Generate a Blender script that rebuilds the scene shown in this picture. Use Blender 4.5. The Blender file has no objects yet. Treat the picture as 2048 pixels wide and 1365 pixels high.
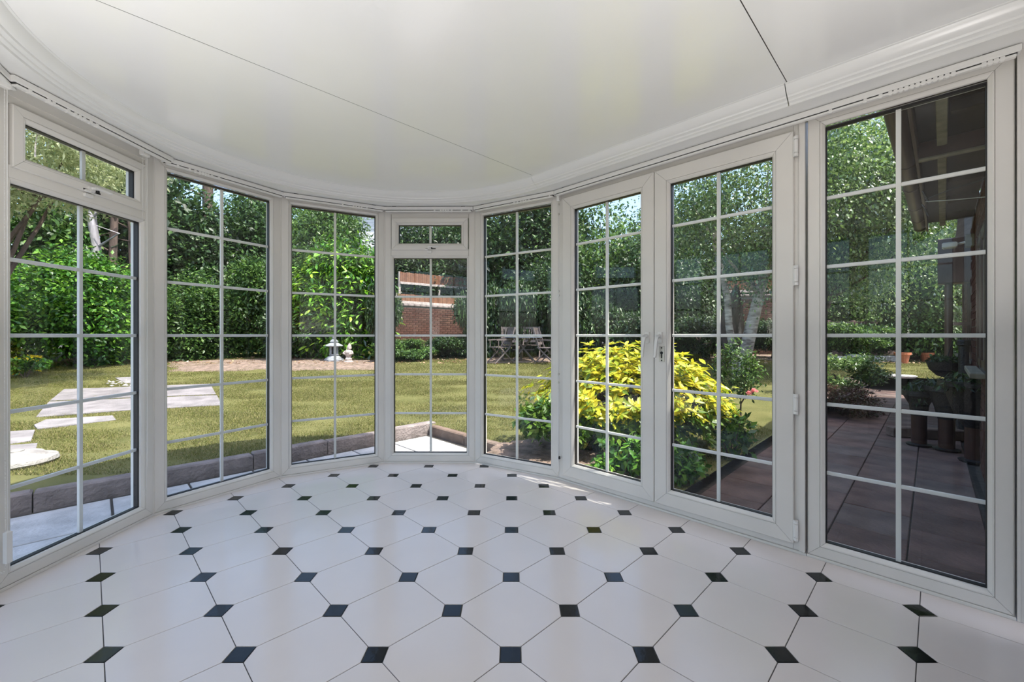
import bpy, math, random
import numpy as np
from mathutils import Vector, Matrix
random.seed(7)
R = math.radians
sc = bpy.context.scene
COL = sc.collection
# ------------------------------------------------------------------ camera, sky, sun, lights, exposure
CX, HZ, F, H = 1026.0, 671.6, 836.0, 1.05
cam = bpy.data.cameras.new('camera'); cam.sensor_width = 36; cam.lens = F / 2048 * 36
cam.shift_x = (1024 - CX) / 2048; cam.shift_y = (HZ - 682.5) / 2048
cam.clip_start = 0.02; cam.clip_end = 300
co = bpy.data.objects.new('camera', cam); COL.objects.link(co)
co.location = (0, 0, H); co.rotation_euler = (R(90), 0, 0); sc.camera = co

SUN_AZ, SUN_EL = -28.0, 61.0
w = bpy.data.worlds.new('sky'); sc.world = w; w.use_nodes = True
nt = w.node_tree; nt.nodes.clear()
sky = nt.nodes.new('ShaderNodeTexSky'); sky.sky_type = 'NISHITA'; sky.sun_disc = False
sky.sun_elevation = R(SUN_EL); sky.sun_rotation = R(90 - SUN_AZ); sky.air_density = 1.0; sky.dust_density = 2.5
bg = nt.nodes.new('ShaderNodeBackground'); bg.inputs[1].default_value = 0.40
wo = nt.nodes.new('ShaderNodeOutputWorld')
nt.links.new(sky.outputs[0], bg.inputs[0]); nt.links.new(bg.outputs[0], wo.inputs[0])
sd = bpy.data.lights.new('sun', 'SUN'); sd.energy = 7.2; sd.angle = R(0.6); sd.color = (1, .95, .86)
so = bpy.data.objects.new('sun', sd); COL.objects.link(so); so.location = (6, -5, 9)
sv = Vector((math.cos(R(SUN_AZ)) * math.cos(R(SUN_EL)), math.sin(R(SUN_AZ)) * math.cos(R(SUN_EL)), math.sin(R(SUN_EL))))
so.rotation_euler = sv.to_track_quat('Z', 'Y').to_euler()
# three unseen fill lights added on the house side, thrown on the white ceiling
for (lx, ly, sx, sy, en, rz) in ((-.06, -.03, 1.5, .3, 14, 44), (-1.25, .80, .6, .6, 10.5, 0), (1.08, .86, .35, .35, 5, 0)):
    ld = bpy.data.lights.new('fill_light', 'AREA'); ld.shape = 'RECTANGLE'; ld.size = sx; ld.size_y = sy; ld.energy = en
    ld.color = (1, .965, .925)
    lo = bpy.data.objects.new('fill_light', ld); COL.objects.link(lo)
    lo.location = (lx, ly, 1.07); lo.rotation_euler = (R(180), 0, R(rz))
sc.view_settings.view_transform = 'Standard'; sc.view_settings.look = 'None'
sc.view_settings.gamma = 1; sc.view_settings.use_curve_mapping = False
sc.view_settings.exposure = 0.27

# ------------------------------------------------------------------ materials
def mat(name, col, rough=.5, var=0, vscale=5, bump=0, bscale=40, spec=.5, metal=0, col2=None, coord='Object', detail=6, stretch=None, coat=0):
    m = bpy.data.materials.new(name); m.use_nodes = True
    n = m.node_tree.nodes; l = m.node_tree.links; b = n['Principled BSDF']
    b.inputs['Base Color'].default_value = (*col, 1); b.inputs['Roughness'].default_value = rough
    b.inputs['Specular IOR Level'].default_value = spec; b.inputs['Metallic'].default_value = metal
    if coat: b.inputs['Coat Weight'].default_value = coat; b.inputs['Coat Roughness'].default_value = .08
    if var or bump or col2:
        tc = n.new('ShaderNodeTexCoord'); src = tc.outputs[coord]
        if stretch:
            mp = n.new('ShaderNodeMapping'); mp.inputs['Scale'].default_value = stretch
            l.new(src, mp.inputs[0]); src = mp.outputs[0]
    if var or col2:
        t = n.new('ShaderNodeTexNoise'); t.inputs['Scale'].default_value = vscale; t.inputs['Detail'].default_value = detail
        l.new(src, t.inputs['Vector'])
        r = n.new('ShaderNodeValToRGB'); r.color_ramp.elements[0].position = .32; r.color_ramp.elements[1].position = .68
        c2 = col2 or tuple(c * (1 - var) for c in col)
        r.color_ramp.elements[0].color = (*c2, 1); r.color_ramp.elements[1].color = (*col, 1)
        l.new(t.outputs[0], r.inputs[0]); l.new(r.outputs[0], b.inputs['Base Color'])
    if bump:
        t2 = n.new('ShaderNodeTexNoise'); t2.inputs['Scale'].default_value = bscale; t2.inputs['Detail'].default_value = 5
        l.new(src, t2.inputs['Vector'])
        bp = n.new('ShaderNodeBump'); bp.inputs['Strength'].default_value = bump; bp.inputs['Distance'].default_value = .02
        l.new(t2.outputs[0], bp.inputs['Height']); l.new(bp.outputs[0], b.inputs['Normal'])
    return m
def rnd_mat(name, cols, rough=.6, bump=0, bscale=60, use='object', trans=0, tcol=None, spec=.4, noise=0, nscale=8):
    """colour picked per object or per mesh island from a ramp"""
    m = bpy.data.materials.new(name); m.use_nodes = True
    n = m.node_tree.nodes; l = m.node_tree.links; b = n['Principled BSDF']; out = n['Material Output']
    if use == 'object': i = n.new('ShaderNodeObjectInfo'); o = i.outputs['Random']
    else: i = n.new('ShaderNodeNewGeometry'); o = i.outputs['Random Per Island']
    r = n.new('ShaderNodeValToRGB'); e = r.color_ramp.elements
    while len(e) < len(cols): e.new(.5)
    for k, c in enumerate(cols): e[k].position = k / (len(cols) - 1); e[k].color = (*c, 1)
    l.new(o, r.inputs[0]); c = r.outputs[0]
    if noise:
        tc = n.new('ShaderNodeTexCoord'); t = n.new('ShaderNodeTexNoise'); t.inputs['Scale'].default_value = nscale; t.inputs['Detail'].default_value = 8
        l.new(tc.outputs['Object'], t.inputs['Vector'])
        mr = n.new('ShaderNodeMapRange'); mr.inputs[1].default_value = .3; mr.inputs[2].default_value = .7; mr.inputs[3].default_value = 1 - noise; mr.inputs[4].default_value = 1.1
        l.new(t.outputs[0], mr.inputs[0])
        mx = n.new('ShaderNodeMix'); mx.data_type = 'RGBA'; mx.blend_type = 'MULTIPLY'; mx.inputs[0].default_value = 1
        l.new(c, mx.inputs[6]); l.new(mr.outputs[0], mx.inputs[7]); c = mx.outputs[2]
    l.new(c, b.inputs['Base Color']); b.inputs['Roughness'].default_value = rough; b.inputs['Specular IOR Level'].default_value = spec
    if bump:
        tc = n.new('ShaderNodeTexCoord'); t2 = n.new('ShaderNodeTexNoise'); t2.inputs['Scale'].default_value = bscale; t2.inputs['Detail'].default_value = 5
        l.new(tc.outputs['Object'], t2.inputs['Vector']); bp = n.new('ShaderNodeBump'); bp.inputs['Strength'].default_value = bump; bp.inputs['Distance'].default_value = .02
        l.new(t2.outputs[0], bp.inputs['Height']); l.new(bp.outputs[0], b.inputs['Normal'])
    if trans:
        tr = n.new('ShaderNodeBsdfTranslucent')
        hs = n.new('ShaderNodeHueSaturation'); hs.inputs['Value'].default_value = 1.5; hs.inputs['Hue'].default_value = .485
        l.new(c, hs.inputs['Color']); l.new(hs.outputs[0], tr.inputs[0])
        ms = n.new('ShaderNodeMixShader'); ms.inputs[0].default_value = trans
        l.new(b.outputs[0], ms.inputs[1]); l.new(tr.outputs[0], ms.inputs[2]); l.new(ms.outputs[0], out.inputs[0])
    return m
def glass_mat():
    m = bpy.data.materials.new('window_glass'); m.use_nodes = True
    n = m.node_tree.nodes; l = m.node_tree.links; n.remove(n['Principled BSDF']); out = n['Material Output']
    t = n.new('ShaderNodeBsdfTransparent'); t.inputs[0].default_value = (.955, .97, .96, 1)
    g = n.new('ShaderNodeBsdfGlossy'); g.inputs['Roughness'].default_value = 0.0; g.inputs[0].default_value = (1, 1, 1, 1)
    fr = n.new('ShaderNodeFresnel'); fr.inputs[0].default_value = 1.28
    ms = n.new('ShaderNodeMixShader'); l.new(fr.outputs[0], ms.inputs[0]); l.new(t.outputs[0], ms.inputs[1]); l.new(g.outputs[0], ms.inputs[2])
    l.new(ms.outputs[0], out.inputs[0]); return m
M = {}
M['upvc'] = mat('white_upvc', (.80, .775, .735), .32, var=.07, vscale=3, spec=.5)
M['upvc_clean'] = mat('white_plastic', (.84, .83, .81), .3)
M['bar'] = mat('glazing_bar_white', (.86, .84, .82), .35)
M['gasket'] = mat('black_gasket', (.012, .011, .012), .55)
M['spacer'] = mat('spacer_dark', (.03, .027, .027), .5)
M['glass'] = glass_mat()
M['ceil'] = mat('ceiling_white_gloss', (.90, .90, .90), .17, var=.03, vscale=2.5, spec=.8, bump=.04, bscale=5)
M['cornice'] = mat('cornice_white', (.85, .85, .84), .25)
M['tile'] = mat('white_floor_tile', (.80, .735, .705), .16, var=.035, vscale=4, spec=.5, bump=.02, bscale=9)
M['black_tile'] = mat('black_floor_tile', (.008, .009, .009), .12, spec=.3, bump=.03, bscale=30)
M['grout'] = mat('dark_grout', (.07, .07, .072), .85, var=.3, vscale=60)
M['chrome'] = mat('satin_metal', (.62, .6, .57), .3, metal=.9)
M['dark'] = mat('keyhole_dark', (.01, .01, .01), .5)
M['lawn'] = mat('lawn_soil_grass', (.175, .165, .065), .95, col2=(.11, .115, .04), vscale=2.2, bump=.8, bscale=55, spec=.1, detail=10)
M['blade'] = rnd_mat('grass_blades', [(.10, .12, .032), (.15, .162, .045), (.22, .205, .078), (.31, .265, .135)], .8, use='island', trans=.3, spec=.15)
M['soil'] = mat('bed_soil', (.33, .24, .20), .95, col2=(.13, .10, .08), vscale=9, bump=1, bscale=30, spec=.1, detail=10)
M['slab'] = rnd_mat('concrete_slab', [(.48, .45, .44), (.56, .53, .52), (.60, .57, .56)], .85, bump=.5, bscale=45, noise=.35, nscale=5, spec=.2)
M['path'] = rnd_mat('pale_path_concrete', [(.27, .245, .25), (.32, .295, .30)], .85, bump=.5, bscale=45, noise=.4, nscale=4, spec=.2)
M['red_slab'] = rnd_mat('brown_paving', [(.16, .10, .085), (.22, .135, .115), (.19, .14, .125)], .7, bump=.6, bscale=30, noise=.55, nscale=3.5, spec=.35)
M['joint'] = mat('paving_joint', (.07, .06, .05), .95, var=.4, vscale=20)
M['kerb'] = rnd_mat('kerb_concrete', [(.25, .20, .19), (.33, .28, .27), (.30, .24, .22)], .9, bump=.8, bscale=40, noise=.5, nscale=6, spec=.2)
M['timber'] = rnd_mat('weathered_timber', [(.19, .13, .10), (.27, .19, .15), (.23, .18, .15)], .85, bump=.5, bscale=25, noise=.4, nscale=6, spec=.2)
M['brick'] = rnd_mat('red_brick', [(.075, .033, .026), (.115, .05, .038), (.09, .042, .035), (.14, .07, .052)], .85, bump=.6, bscale=50, noise=.35, nscale=14, spec=.2)
def brickface():
    m = mat('brick_wall_face', (.15, .06, .045), .85); n = m.node_tree.nodes; l = m.node_tree.links
    t = n.new('ShaderNodeTexBrick'); t.inputs['Scale'].default_value = 1; t.inputs['Brick Width'].default_value = .225; t.inputs['Row Height'].default_value = .075; t.inputs['Mortar Size'].default_value = .006
    t.inputs['Color1'].default_value = (.16, .06, .04, 1); t.inputs['Color2'].default_value = (.10, .045, .035, 1); t.inputs['Mortar'].default_value = (.25, .22, .19, 1)
    tc = n.new('ShaderNodeTexCoord'); mp = n.new('ShaderNodeMapping'); mp.inputs['Rotation'].default_value = (R(90), R(0), R(-44)); mp.vector_type = 'TEXTURE'
    l.new(tc.outputs['Object'], mp.inputs[0]); l.new(mp.outputs[0], t.inputs[0]); l.new(t.outputs[0], n['Principled BSDF'].inputs[0]); return m
M['brickface'] = brickface()
M['mortar'] = mat('mortar', (.24, .21, .185), .95, var=.3, vscale=20)
M['brown'] = mat('brown_painted_wood', (.075, .035, .027), .4, var=.3, vscale=6, spec=.4)
M['gutter'] = mat('brown_plastic_gutter', (.085, .045, .035), .3, spec=.5)
M['soffit'] = mat('dark_soffit', (.045, .028, .018), .7, var=.4, vscale=5)
M['batten'] = mat('weathered_batten', (.30, .27, .20), .8, var=.4, vscale=12)
M['blackp'] = mat('black_plastic', (.012, .012, .014), .45, bump=.4, bscale=60)
M['cable'] = mat('black_cable', (.015, .014, .013), .5)
M['white_cable'] = mat('grey_cable', (.42, .40, .34), .5)
M['terra'] = mat('terracotta', (.52, .16, .075), .8, var=.25, vscale=14)
M['stone'] = mat('grey_stone', (.36, .38, .42), .9, col2=(.2, .21, .23), vscale=12, bump=.6, bscale=50)
M['pinkstone'] = mat('pale_stone', (.55, .47, .44), .9, col2=(.33, .28, .26), vscale=14, bump=.5, bscale=50)
M['bath'] = mat('white_stone', (.40, .38, .36), .9, col2=(.24, .22, .21), vscale=9, bump=.8, bscale=40)
M['fence'] = rnd_mat('orange_fence', [(.19, .085, .05), (.25, .125, .075), (.21, .10, .06)], .85, noise=.3, nscale=6, spec=.2)
M['greyfence'] = rnd_mat('grey_fence', [(.24, .17, .16), (.33, .24, .22), (.28, .22, .22)], .9, noise=.4, nscale=5, spec=.15)
M['bark'] = mat('bark_brown', (.14, .095, .08), .95, col2=(.05, .035, .03), vscale=9, bump=1, bscale=18, stretch=(1, 1, .25))
M['greybark'] = mat('bark_grey', (.42, .39, .42), .95, col2=(.17, .15, .16), vscale=8, bump=1, bscale=18, stretch=(1, 1, .2))
M['birch'] = mat('bark_birch', (.68, .62, .56), .85, col2=(.12, .09, .08), vscale=9, bump=.6, bscale=18, stretch=(.5, .5, 1.6))
M['wood'] = rnd_mat('grey_teak', [(.13, .105, .10), (.18, .15, .145), (.15, .13, .135)], .8, noise=.3, nscale=9, spec=.2)
M['bluecloth'] = mat('table_top', (.16, .19, .24), .6, var=.2)
M['siding'] = rnd_mat('white_siding', [(.66, .66, .70), (.74, .74, .78)], .7)
M['roof'] = mat('slate_roof', (.12, .10, .11), .8, var=.4, vscale=6)
M['render'] = mat('house_render', (.5, .45, .42), .85, var=.2)
M['pane'] = mat('far_window_pane', (.03, .035, .04), .08, spec=.8)
def leafm(n, cols, tr=.35, rough=.42, spec=.5): M[n] = rnd_mat(n, cols, rough, use='island', trans=tr, spec=spec)
leafm('leaf_bright', [(.012, .045, .008), (.03, .11, .014), (.08, .24, .022), (.22, .42, .05)], .25)
leafm('leaf_laurel', [(.012, .05, .006), (.04, .14, .012), (.10, .28, .02), (.26, .46, .05)], .18, .25, .9)
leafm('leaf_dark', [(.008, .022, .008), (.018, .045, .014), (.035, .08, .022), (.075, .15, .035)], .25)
leafm('leaf_mid', [(.015, .045, .012), (.035, .085, .02), (.08, .17, .035), (.17, .29, .07)])
leafm('leaf_birch', [(.02, .055, .015), (.06, .13, .03), (.14, .25, .06), (.30, .40, .15)], .35, .28, .9)
leafm('leaf_pale', [(.16, .22, .10), (.34, .39, .20), (.55, .58, .36), (.26, .32, .16)], .4)
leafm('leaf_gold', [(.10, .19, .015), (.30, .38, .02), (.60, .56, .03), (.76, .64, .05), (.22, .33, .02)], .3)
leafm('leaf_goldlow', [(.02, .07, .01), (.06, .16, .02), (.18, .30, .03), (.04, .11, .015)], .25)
leafm('leaf_purple', [(.05, .02, .018), (.11, .05, .04), (.08, .06, .025), (.05, .07, .02)], .25)
leafm('leaf_dry', [(.35, .22, .12), (.45, .30, .18), (.25, .15, .09), (.5, .40, .26)], .2)
leafm('petal_pink', [(.80, .25, .25), (.85, .38, .36), (.9, .5, .46)], .3)
leafm('petal_yellow', [(.75, .60, .01), (.8, .68, .02)], .3)

# ------------------------------------------------------------------ helpers
class MB:
    def __init__(s): s.v = []; s.f = []
    def add(s, vs, fs):
        k = len(s.v); s.v += [tuple(v) for v in vs]; s.f += [tuple(i + k for i in f) for f in fs]; return s
    def box(s, x0, x1, y0, y1, z0, z1, T=None):
        vs = [(x0, y0, z0), (x1, y0, z0), (x1, y1, z0), (x0, y1, z0), (x0, y0, z1), (x1, y0, z1), (x1, y1, z1), (x0, y1, z1)]
        if T: vs = [T(*v) for v in vs]
        return s.add(vs, [(0, 3, 2, 1), (4, 5, 6, 7), (0, 1, 5, 4), (1, 2, 6, 5), (2, 3, 7, 6), (3, 0, 4, 7)])
    def cbox(s, x0, x1, y0, y1, z0, z1, c=.003):
        """box with chamfered edges all round"""
        P = []
        for (zz, ins) in ((z0, c), (z0 + c, 0), (z1 - c, 0), (z1, c)):
            P.append([(x0 + ins, y0 + ins, zz), (x1 - ins, y0 + ins, zz), (x1 - ins, y1 - ins, zz), (x0 + ins, y1 - ins, zz)])
        vs = sum(P, []); fs = [(3, 2, 1, 0), (12, 13, 14, 15)]
        for k in range(3):
            for i in range(4): fs.append((k * 4 + i, k * 4 + (i + 1) % 4, k * 4 + 4 + (i + 1) % 4, k * 4 + 4 + i))
        return s.add(vs, fs)
    def tube(s, pts, rad, n=8, cap=True):
        pts = [Vector(p) for p in pts]; m = len(pts)
        rs = rad if hasattr(rad, '__len__') else [rad] * m
        vs = []; ref = None
        for i, p in enumerate(pts):
            d = (pts[min(i + 1, m - 1)] - pts[max(i - 1, 0)]).normalized()
            if ref is None: ref = d.orthogonal().normalized()
            a = (ref - d * ref.dot(d)); a = a.normalized() if a.length > 1e-6 else d.orthogonal().normalized()
            ref = a; b = d.cross(a)
            for k in range(n):
                t = 2 * math.pi * k / n; vs.append(p + (a * math.cos(t) + b * math.sin(t)) * rs[i])
        fs = [(i * n + k, i * n + (k + 1) % n, (i + 1) * n + (k + 1) % n, (i + 1) * n + k) for i in range(m - 1) for k in range(n)]
        if cap: fs += [tuple(range(n - 1, -1, -1)), tuple((m - 1) * n + k for k in range(n))]
        return s.add(vs, fs)
    def lathe(s, prof, n=20, c=(0, 0), cap=True):
        vs = []
        for (r, z) in prof:
            for k in range(n):
                t = 2 * math.pi * k / n; vs.append((c[0] + r * math.cos(t), c[1] + r * math.sin(t), z))
        m = len(prof)
        fs = [(i * n + k, i * n + (k + 1) % n, (i + 1) * n + (k + 1) % n, (i + 1) * n + k) for i in range(m - 1) for k in range(n)]
        if cap: fs += [tuple(range(n - 1, -1, -1)), tuple((m - 1) * n + k for k in range(n))]
        return s.add(vs, fs)
    def prism(s, poly, z0, z1, ch=0, T=None):
        """upright prism over a convex polygon, with an optional chamfer at the top"""
        n = len(poly); cx = sum(p[0] for p in poly) / n; cy = sum(p[1] for p in poly) / n
        if ch:
            rad = min(math.hypot(p[0] - cx, p[1] - cy) for p in poly) or 1; k = max(0, 1 - ch / rad)
            rings = [[(x, y, z0) for x, y in poly], [(x, y, z1 - ch * .6) for x, y in poly], [(cx + (x - cx) * k, cy + (y - cy) * k, z1) for x, y in poly]]
        else: rings = [[(x, y, z0) for x, y in poly], [(x, y, z1) for x, y in poly]]
        vs = sum(rings, []); m = len(rings)
        if T: vs = [T(*v) for v in vs]
        fs = [tuple(range(n - 1, -1, -1)), tuple((m - 1) * n + k for k in range(n))]
        fs += [(j * n + k, j * n + (k + 1) % n, (j + 1) * n + (k + 1) % n, (j + 1) * n + k) for j in range(m - 1) for k in range(n)]
        return s.add(vs, fs)
    def mesh(s, name, m, smooth=False):
        me = bpy.data.meshes.new(name); me.from_pydata(s.v, [], s.f)
        if m: me.materials.append(M[m])
        if smooth:
            me.polygons.foreach_set('use_smooth', [True] * len(me.polygons))
            try: me.set_sharp_from_angle(angle=R(40))
            except Exception: pass
        me.update(); return me
    def build(s, name, m, parent=None, smooth=False, kind=None, label=None, cat=None, group=None, loc=None, rz=None):
        return link(name, s.mesh(name, m, smooth), parent, kind, label, cat, group, loc, rz)
def link(name, data, parent=None, kind=None, label=None, cat=None, group=None, loc=None, rz=None):
    o = bpy.data.objects.new(name, data); COL.objects.link(o)
    if parent: o.parent = parent
    if kind: o['kind'] = kind
    if label: o['label'] = label
    if cat: o['category'] = cat
    if group: o['group'] = group
    if loc is not None: o.location = loc
    if rz is not None: o.rotation_euler = (0, 0, rz)
    return o
def thing(name, label, cat, loc=(0, 0, 0), rz=0, group=None): return link(name, None, None, None, label, cat, group, loc, rz)
def struct(name, loc=(0, 0, 0), rz=0, label=None): return link(name, None, None, 'structure', label, None, None, loc, rz)
def copy_tree(o, parent=None):
    c = o.copy(); COL.objects.link(c); c.parent = parent
    for ch in o.children: copy_tree(ch, c)
    return c
def zg(x, y):                                   # level of the lawn
    r = max(0, y - 5); return -.05 + .05 * min(r, 9)
def G(v, base=None):                            # depth at which the lawn shows at photo row v
    y = 1.10 * F / (v - HZ)
    return y if y < 5 else 1.35 / ((v - HZ) / F + .05)
def X(u, y): return (u - CX) / F * y
def Z(v, y): return H - (v - HZ) / F * y

# ------------------------------------------------------------------ plan of the conservatory (inner faces of its glazed sides)
J = [(-.196, -.49), (-1.716, 1.03), (-2.091, 1.680), (-2.091, 2.432), (-1.712, 3.081), (-1.056, 3.440), (-.311, 3.436), (.3355, 3.051), (1.397, 1.9895), (1.865, 1.5215)]
def seg(a, b):
    (x0, y0), (x1, y1) = J[a], J[b]; return (x0, y0), math.atan2(y1 - y0, x1 - x0), math.hypot(x1 - x0, y1 - y0)
LAT, OUT = .96, 1.92                              # centre of the round bay in the diagonal frame
S2 = math.sqrt(.5)
def D2W(lat, out): return ((lat + LAT) * S2 - (out + OUT) * S2, (lat + LAT) * S2 + (out + OUT) * S2)

# ---- ground around
def PQ(p, q): return ((p + q) / 2, (q - p) / 2)       # p = x-y, q = x+y
def grid_ground(name, p0, p1, q0, q1, step, m, parent=None, bumpy=.012, zoff=0):
    pn = max(1, int((p1 - p0) / step)); qn = max(1, int((q1 - q0) / step))
    P = np.linspace(p0, p1, pn + 1); Q = np.linspace(q0, q1, qn + 1)
    vs = []
    rs = np.random.RandomState(5)
    for p in P:
        for q in Q:
            x, y = PQ(p, q); e = 0 if (p in (p0, p1) or q in (q0, q1)) else bumpy * rs.randn() * .6
            vs.append((x, y, zg(x, y) + e + zoff))
    fs = [(i * (qn + 1) + j, (i + 1) * (qn + 1) + j, (i + 1) * (qn + 1) + j + 1, i * (qn + 1) + j + 1) for i in range(pn) for j in range(qn)]
    mb = MB(); mb.v = vs; mb.f = fs
    return mb.build(name, m, parent, smooth=True)
KP, TQ, BP, PE, WC = -6.2, 4.12, -1.75, 17.6, .36
ground = struct('ground', label='garden ground round the conservatory')
mb = MB(); mb.box(-60, 60, -30, 80, -.6, -.161); mb.build('subsoil', 'joint', ground)
lawn = struct('lawn', label='mown green lawn with dry patches')
grid_ground('turf', -45, KP, -30, 40, .5, 'lawn', lawn)
grid_ground('turf', KP, BP, TQ, 45, .25, 'lawn', lawn)
grid_ground('turf', BP, 20, PE, 45, .4, 'lawn', lawn)
def inlawn(x, y):
    p = x - y; q = x + y
    return p < KP - .02 or (q > TQ + .05 and p < BP - .03) or q > PE + .03
SLABPOLY = []
def blades(n, x0, x1, y0, y1, hmin, hmax, seed, wd=.006):
    rs = np.random.RandomState(seed); x = rs.uniform(x0, x1, n); y = rs.uniform(y0, y1, n)
    p = x - y; q = x + y
    ok = (p < KP - .02) | ((q > TQ + .05) & (p < BP - .03)) | (q > PE + .03)
    u = CX + F * x / y; ok &= (u > -150) & (u < 2150)
    for poly in SLABPOLY:
        ins = np.ones(n, bool)
        for i in range(len(poly)):
            (ax, ay), (bx, by) = poly[i], poly[(i + 1) % len(poly)]
            ins &= ((bx - ax) * (y - ay) - (by - ay) * (x - ax)) > 0
        ok &= ~ins
    x, y = x[ok], y[ok]; n = len(x)
    z = -.05 + .05 * np.clip(y - 5, 0, 9)
    a = rs.uniform(0, 6.28, n); h = rs.uniform(hmin, hmax, n); wv = wd * (1 + y / 12)
    lean = rs.uniform(.2, 1.1, n) * h; b = rs.uniform(0, 6.28, n)
    V = np.zeros((n, 3, 3))
    V[:, 0] = np.stack([x - np.cos(a) * wv, y - np.sin(a) * wv, z - .005], 1)
    V[:, 1] = np.stack([x + np.cos(a) * wv, y + np.sin(a) * wv, z - .005], 1)
    V[:, 2] = np.stack([x + np.cos(b) * lean, y + np.sin(b) * lean, z + h], 1)
    return np_mesh('grass_blades', V.reshape(-1, 3), np.arange(3 * n).reshape(n, 3), 'blade')
def np_mesh(name, V, T, m):
    me = bpy.data.meshes.new(name); nv, ntri = len(V), len(T)
    me.vertices.add(nv); me.vertices.foreach_set('co', V.astype(np.float32).ravel())
    me.loops.add(ntri * 3); me.loops.foreach_set('vertex_index', T.astype(np.int32).ravel())
    me.polygons.add(ntri); me.polygons.foreach_set('loop_start', np.arange(0, ntri * 3, 3, dtype=np.int32))
    me.update(calc_edges=True); me.materials.append(M[m]); return me

# ---- room shell
floor = struct('floor', label='octagonal white tile floor with small black insets')
def clip(poly, ax, ay, bx, by):
    out = []
    for i in range(len(poly)):
        p, q = poly[i], poly[(i + 1) % len(poly)]
        dp = (bx - ax) * (p[1] - ay) - (by - ay) * (p[0] - ax); dq = (bx - ax) * (q[1] - ay) - (by - ay) * (q[0] - ax)
        if dp <= 0: out.append(p)
        if (dp < 0 < dq) or (dq < 0 < dp):
            t = dp / (dp - dq); out.append((p[0] + t * (q[0] - p[0]), p[1] + t * (q[1] - p[1])))
    return out
def clip_room(poly):
    n = len(J)
    for i in range(n):
        (ax, ay), (bx, by) = J[i], J[(i + 1) % n]
        poly = clip(poly, ax, ay, bx, by)
        if len(poly) < 3: return None
    ar = abs(sum(poly[i][0] * poly[(i + 1) % len(poly)][1] - poly[(i + 1) % len(poly)][0] * poly[i][1] for i in range(len(poly)))) / 2
    return poly if ar > .0004 else None
mb = MB(); mb.prism(J[::-1], -.16, -.0025); mb.build('grout_bed', 'grout', floor)
SX, SY, X0, Y0, QD = .446, .441, -.008, 1.376, .0345
cache = {}
for j in range(-9, 11):
    for i in range(-6, 6):
        dx = X0 + i * SX + (SX / 2 if j % 2 else 0); dy = Y0 + j * SY / 2
        # black inset
        g = .0016; q = QD
        sq = [(-q + g, -q + g), (q - g, -q + g), (q - g, q - g), (-q + g, q - g)]
        hx, hy, k = SX / 2, SY / 2, .9915
        oc = [(hx - q, -q), (hx - q, q), (q, hy - q), (-q, hy - q), (-hx + q, q), (-hx + q, -q), (-q, -hy + q), (q, -hy + q)]
        oc = [(a * k, b * k) for a, b in oc]
        for nm, shp, cx, cy, m, z in (('black_inset', sq, dx, dy, 'black_tile', 0), ('white_tile', oc, dx + SX / 2, dy, 'tile', .0002)):
            if cx * cx + cy * cy > 16: continue
            full = [(cx + a, cy + b) for a, b in shp]; cl = clip_room(full)
            if not cl: continue
            if len(cl) == len(full) and all(abs(a[0] - b[0]) + abs(a[1] - b[1]) < 1e-9 for a, b in zip(cl, full)):
                if nm not in cache: cache[nm] = MB().prism(shp, -.008, z, .0014).mesh(nm, m)
                link(nm, cache[nm], floor, loc=(cx, cy, 0))
            else: MB().prism([(a - cx, b - cy) for a, b in cl], -.008, z, .0012).build(nm, m, floor, loc=(cx, cy, 0))

# ceiling
ZC, ZS = 2.17, 2.10
ceiling = struct('ceiling', label='glossy white ceiling panels with thin joints')
def dbox(mb, l0, l1, o0, o1, z0, z1):
    return mb.box(l0, l1, o0, o1, z0, z1, T=lambda a, b, z: (*D2W(a, b), z))
for o in (-1.47, .05): dbox(MB(), -1.40, 1.40, o - .0016, o + .0016, ZC + .0006, ZC + .013).build('joint_line', 'spacer', ceiling)
for (o0, o1) in ((-2.4, -1.4718), (-1.4682, .0482), (.0518, 1.36)):
    dbox(MB(), -1.40, 1.40, o0, o1, ZC, ZC + .012).build('ceiling_panel', 'ceil', ceiling)
def rect_off(off):
    n = len(J); out = []
    for i in range(n):
        p0, p1, p2 = Vector(J[i - 1]), Vector(J[i]), Vector(J[(i + 1) % n])
        d1 = (p1 - p0).normalized(); d2 = (p2 - p1).normalized()
        n1 = Vector((-d1.y, d1.x)); n2 = Vector((-d2.y, d2.x)); b = (n1 + n2).normalized()
        out.append(tuple(p1 + b * off / max(.4, b.dot(n1))))
    return out
MB().prism(rect_off(.18)[::-1], 2.185, 2.33).build('roof_deck', 'ceil', ceiling)
rb_ = [(1.97 * math.cos(math.pi * k / 40), 1.97 * math.sin(math.pi * k / 40)) for k in range(41)]
rb_ = [(min(a, 1.62), b) for a, b in rb_]; rb_ = [p for i, p in enumerate(rb_) if i == 0 or abs(p[0] - rb_[i - 1][0]) > 1e-6 or i == len(rb_) - 1 or abs(rb_[i + 1][0] - 1.62) > 1e-6]
MB().prism([D2W(a, b) for a, b in [(-1.97, -2.2), (1.62, -2.2)] + rb_], 2.24, 2.33).build('roof_edge', 'ceil', ceiling)
RO = 1.28
def upath(r, a0=-90, n=72):
    pts = [(r, -2.35), (r, -1.8), (r, -1.2), (r, -.6)]
    pts += [(r * math.cos(math.pi * k / n), r * math.sin(math.pi * k / n)) for k in range(n + 1)]
    return pts + [(-r, -.6), (-r, -1.2), (-r, -1.8), (-r, -2.35)]
PROF = [(0, ZS - .002), (.001, 2.108), (.008, 2.111), (.014, 2.1125), (.016, 2.119), (.024, 2.123), (.031, 2.1245), (.034, 2.132), (.044, 2.136), (.056, 2.147), (.066, 2.161), (.069, 2.1665), (.077, 2.168), (.078, 2.1705)]
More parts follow.
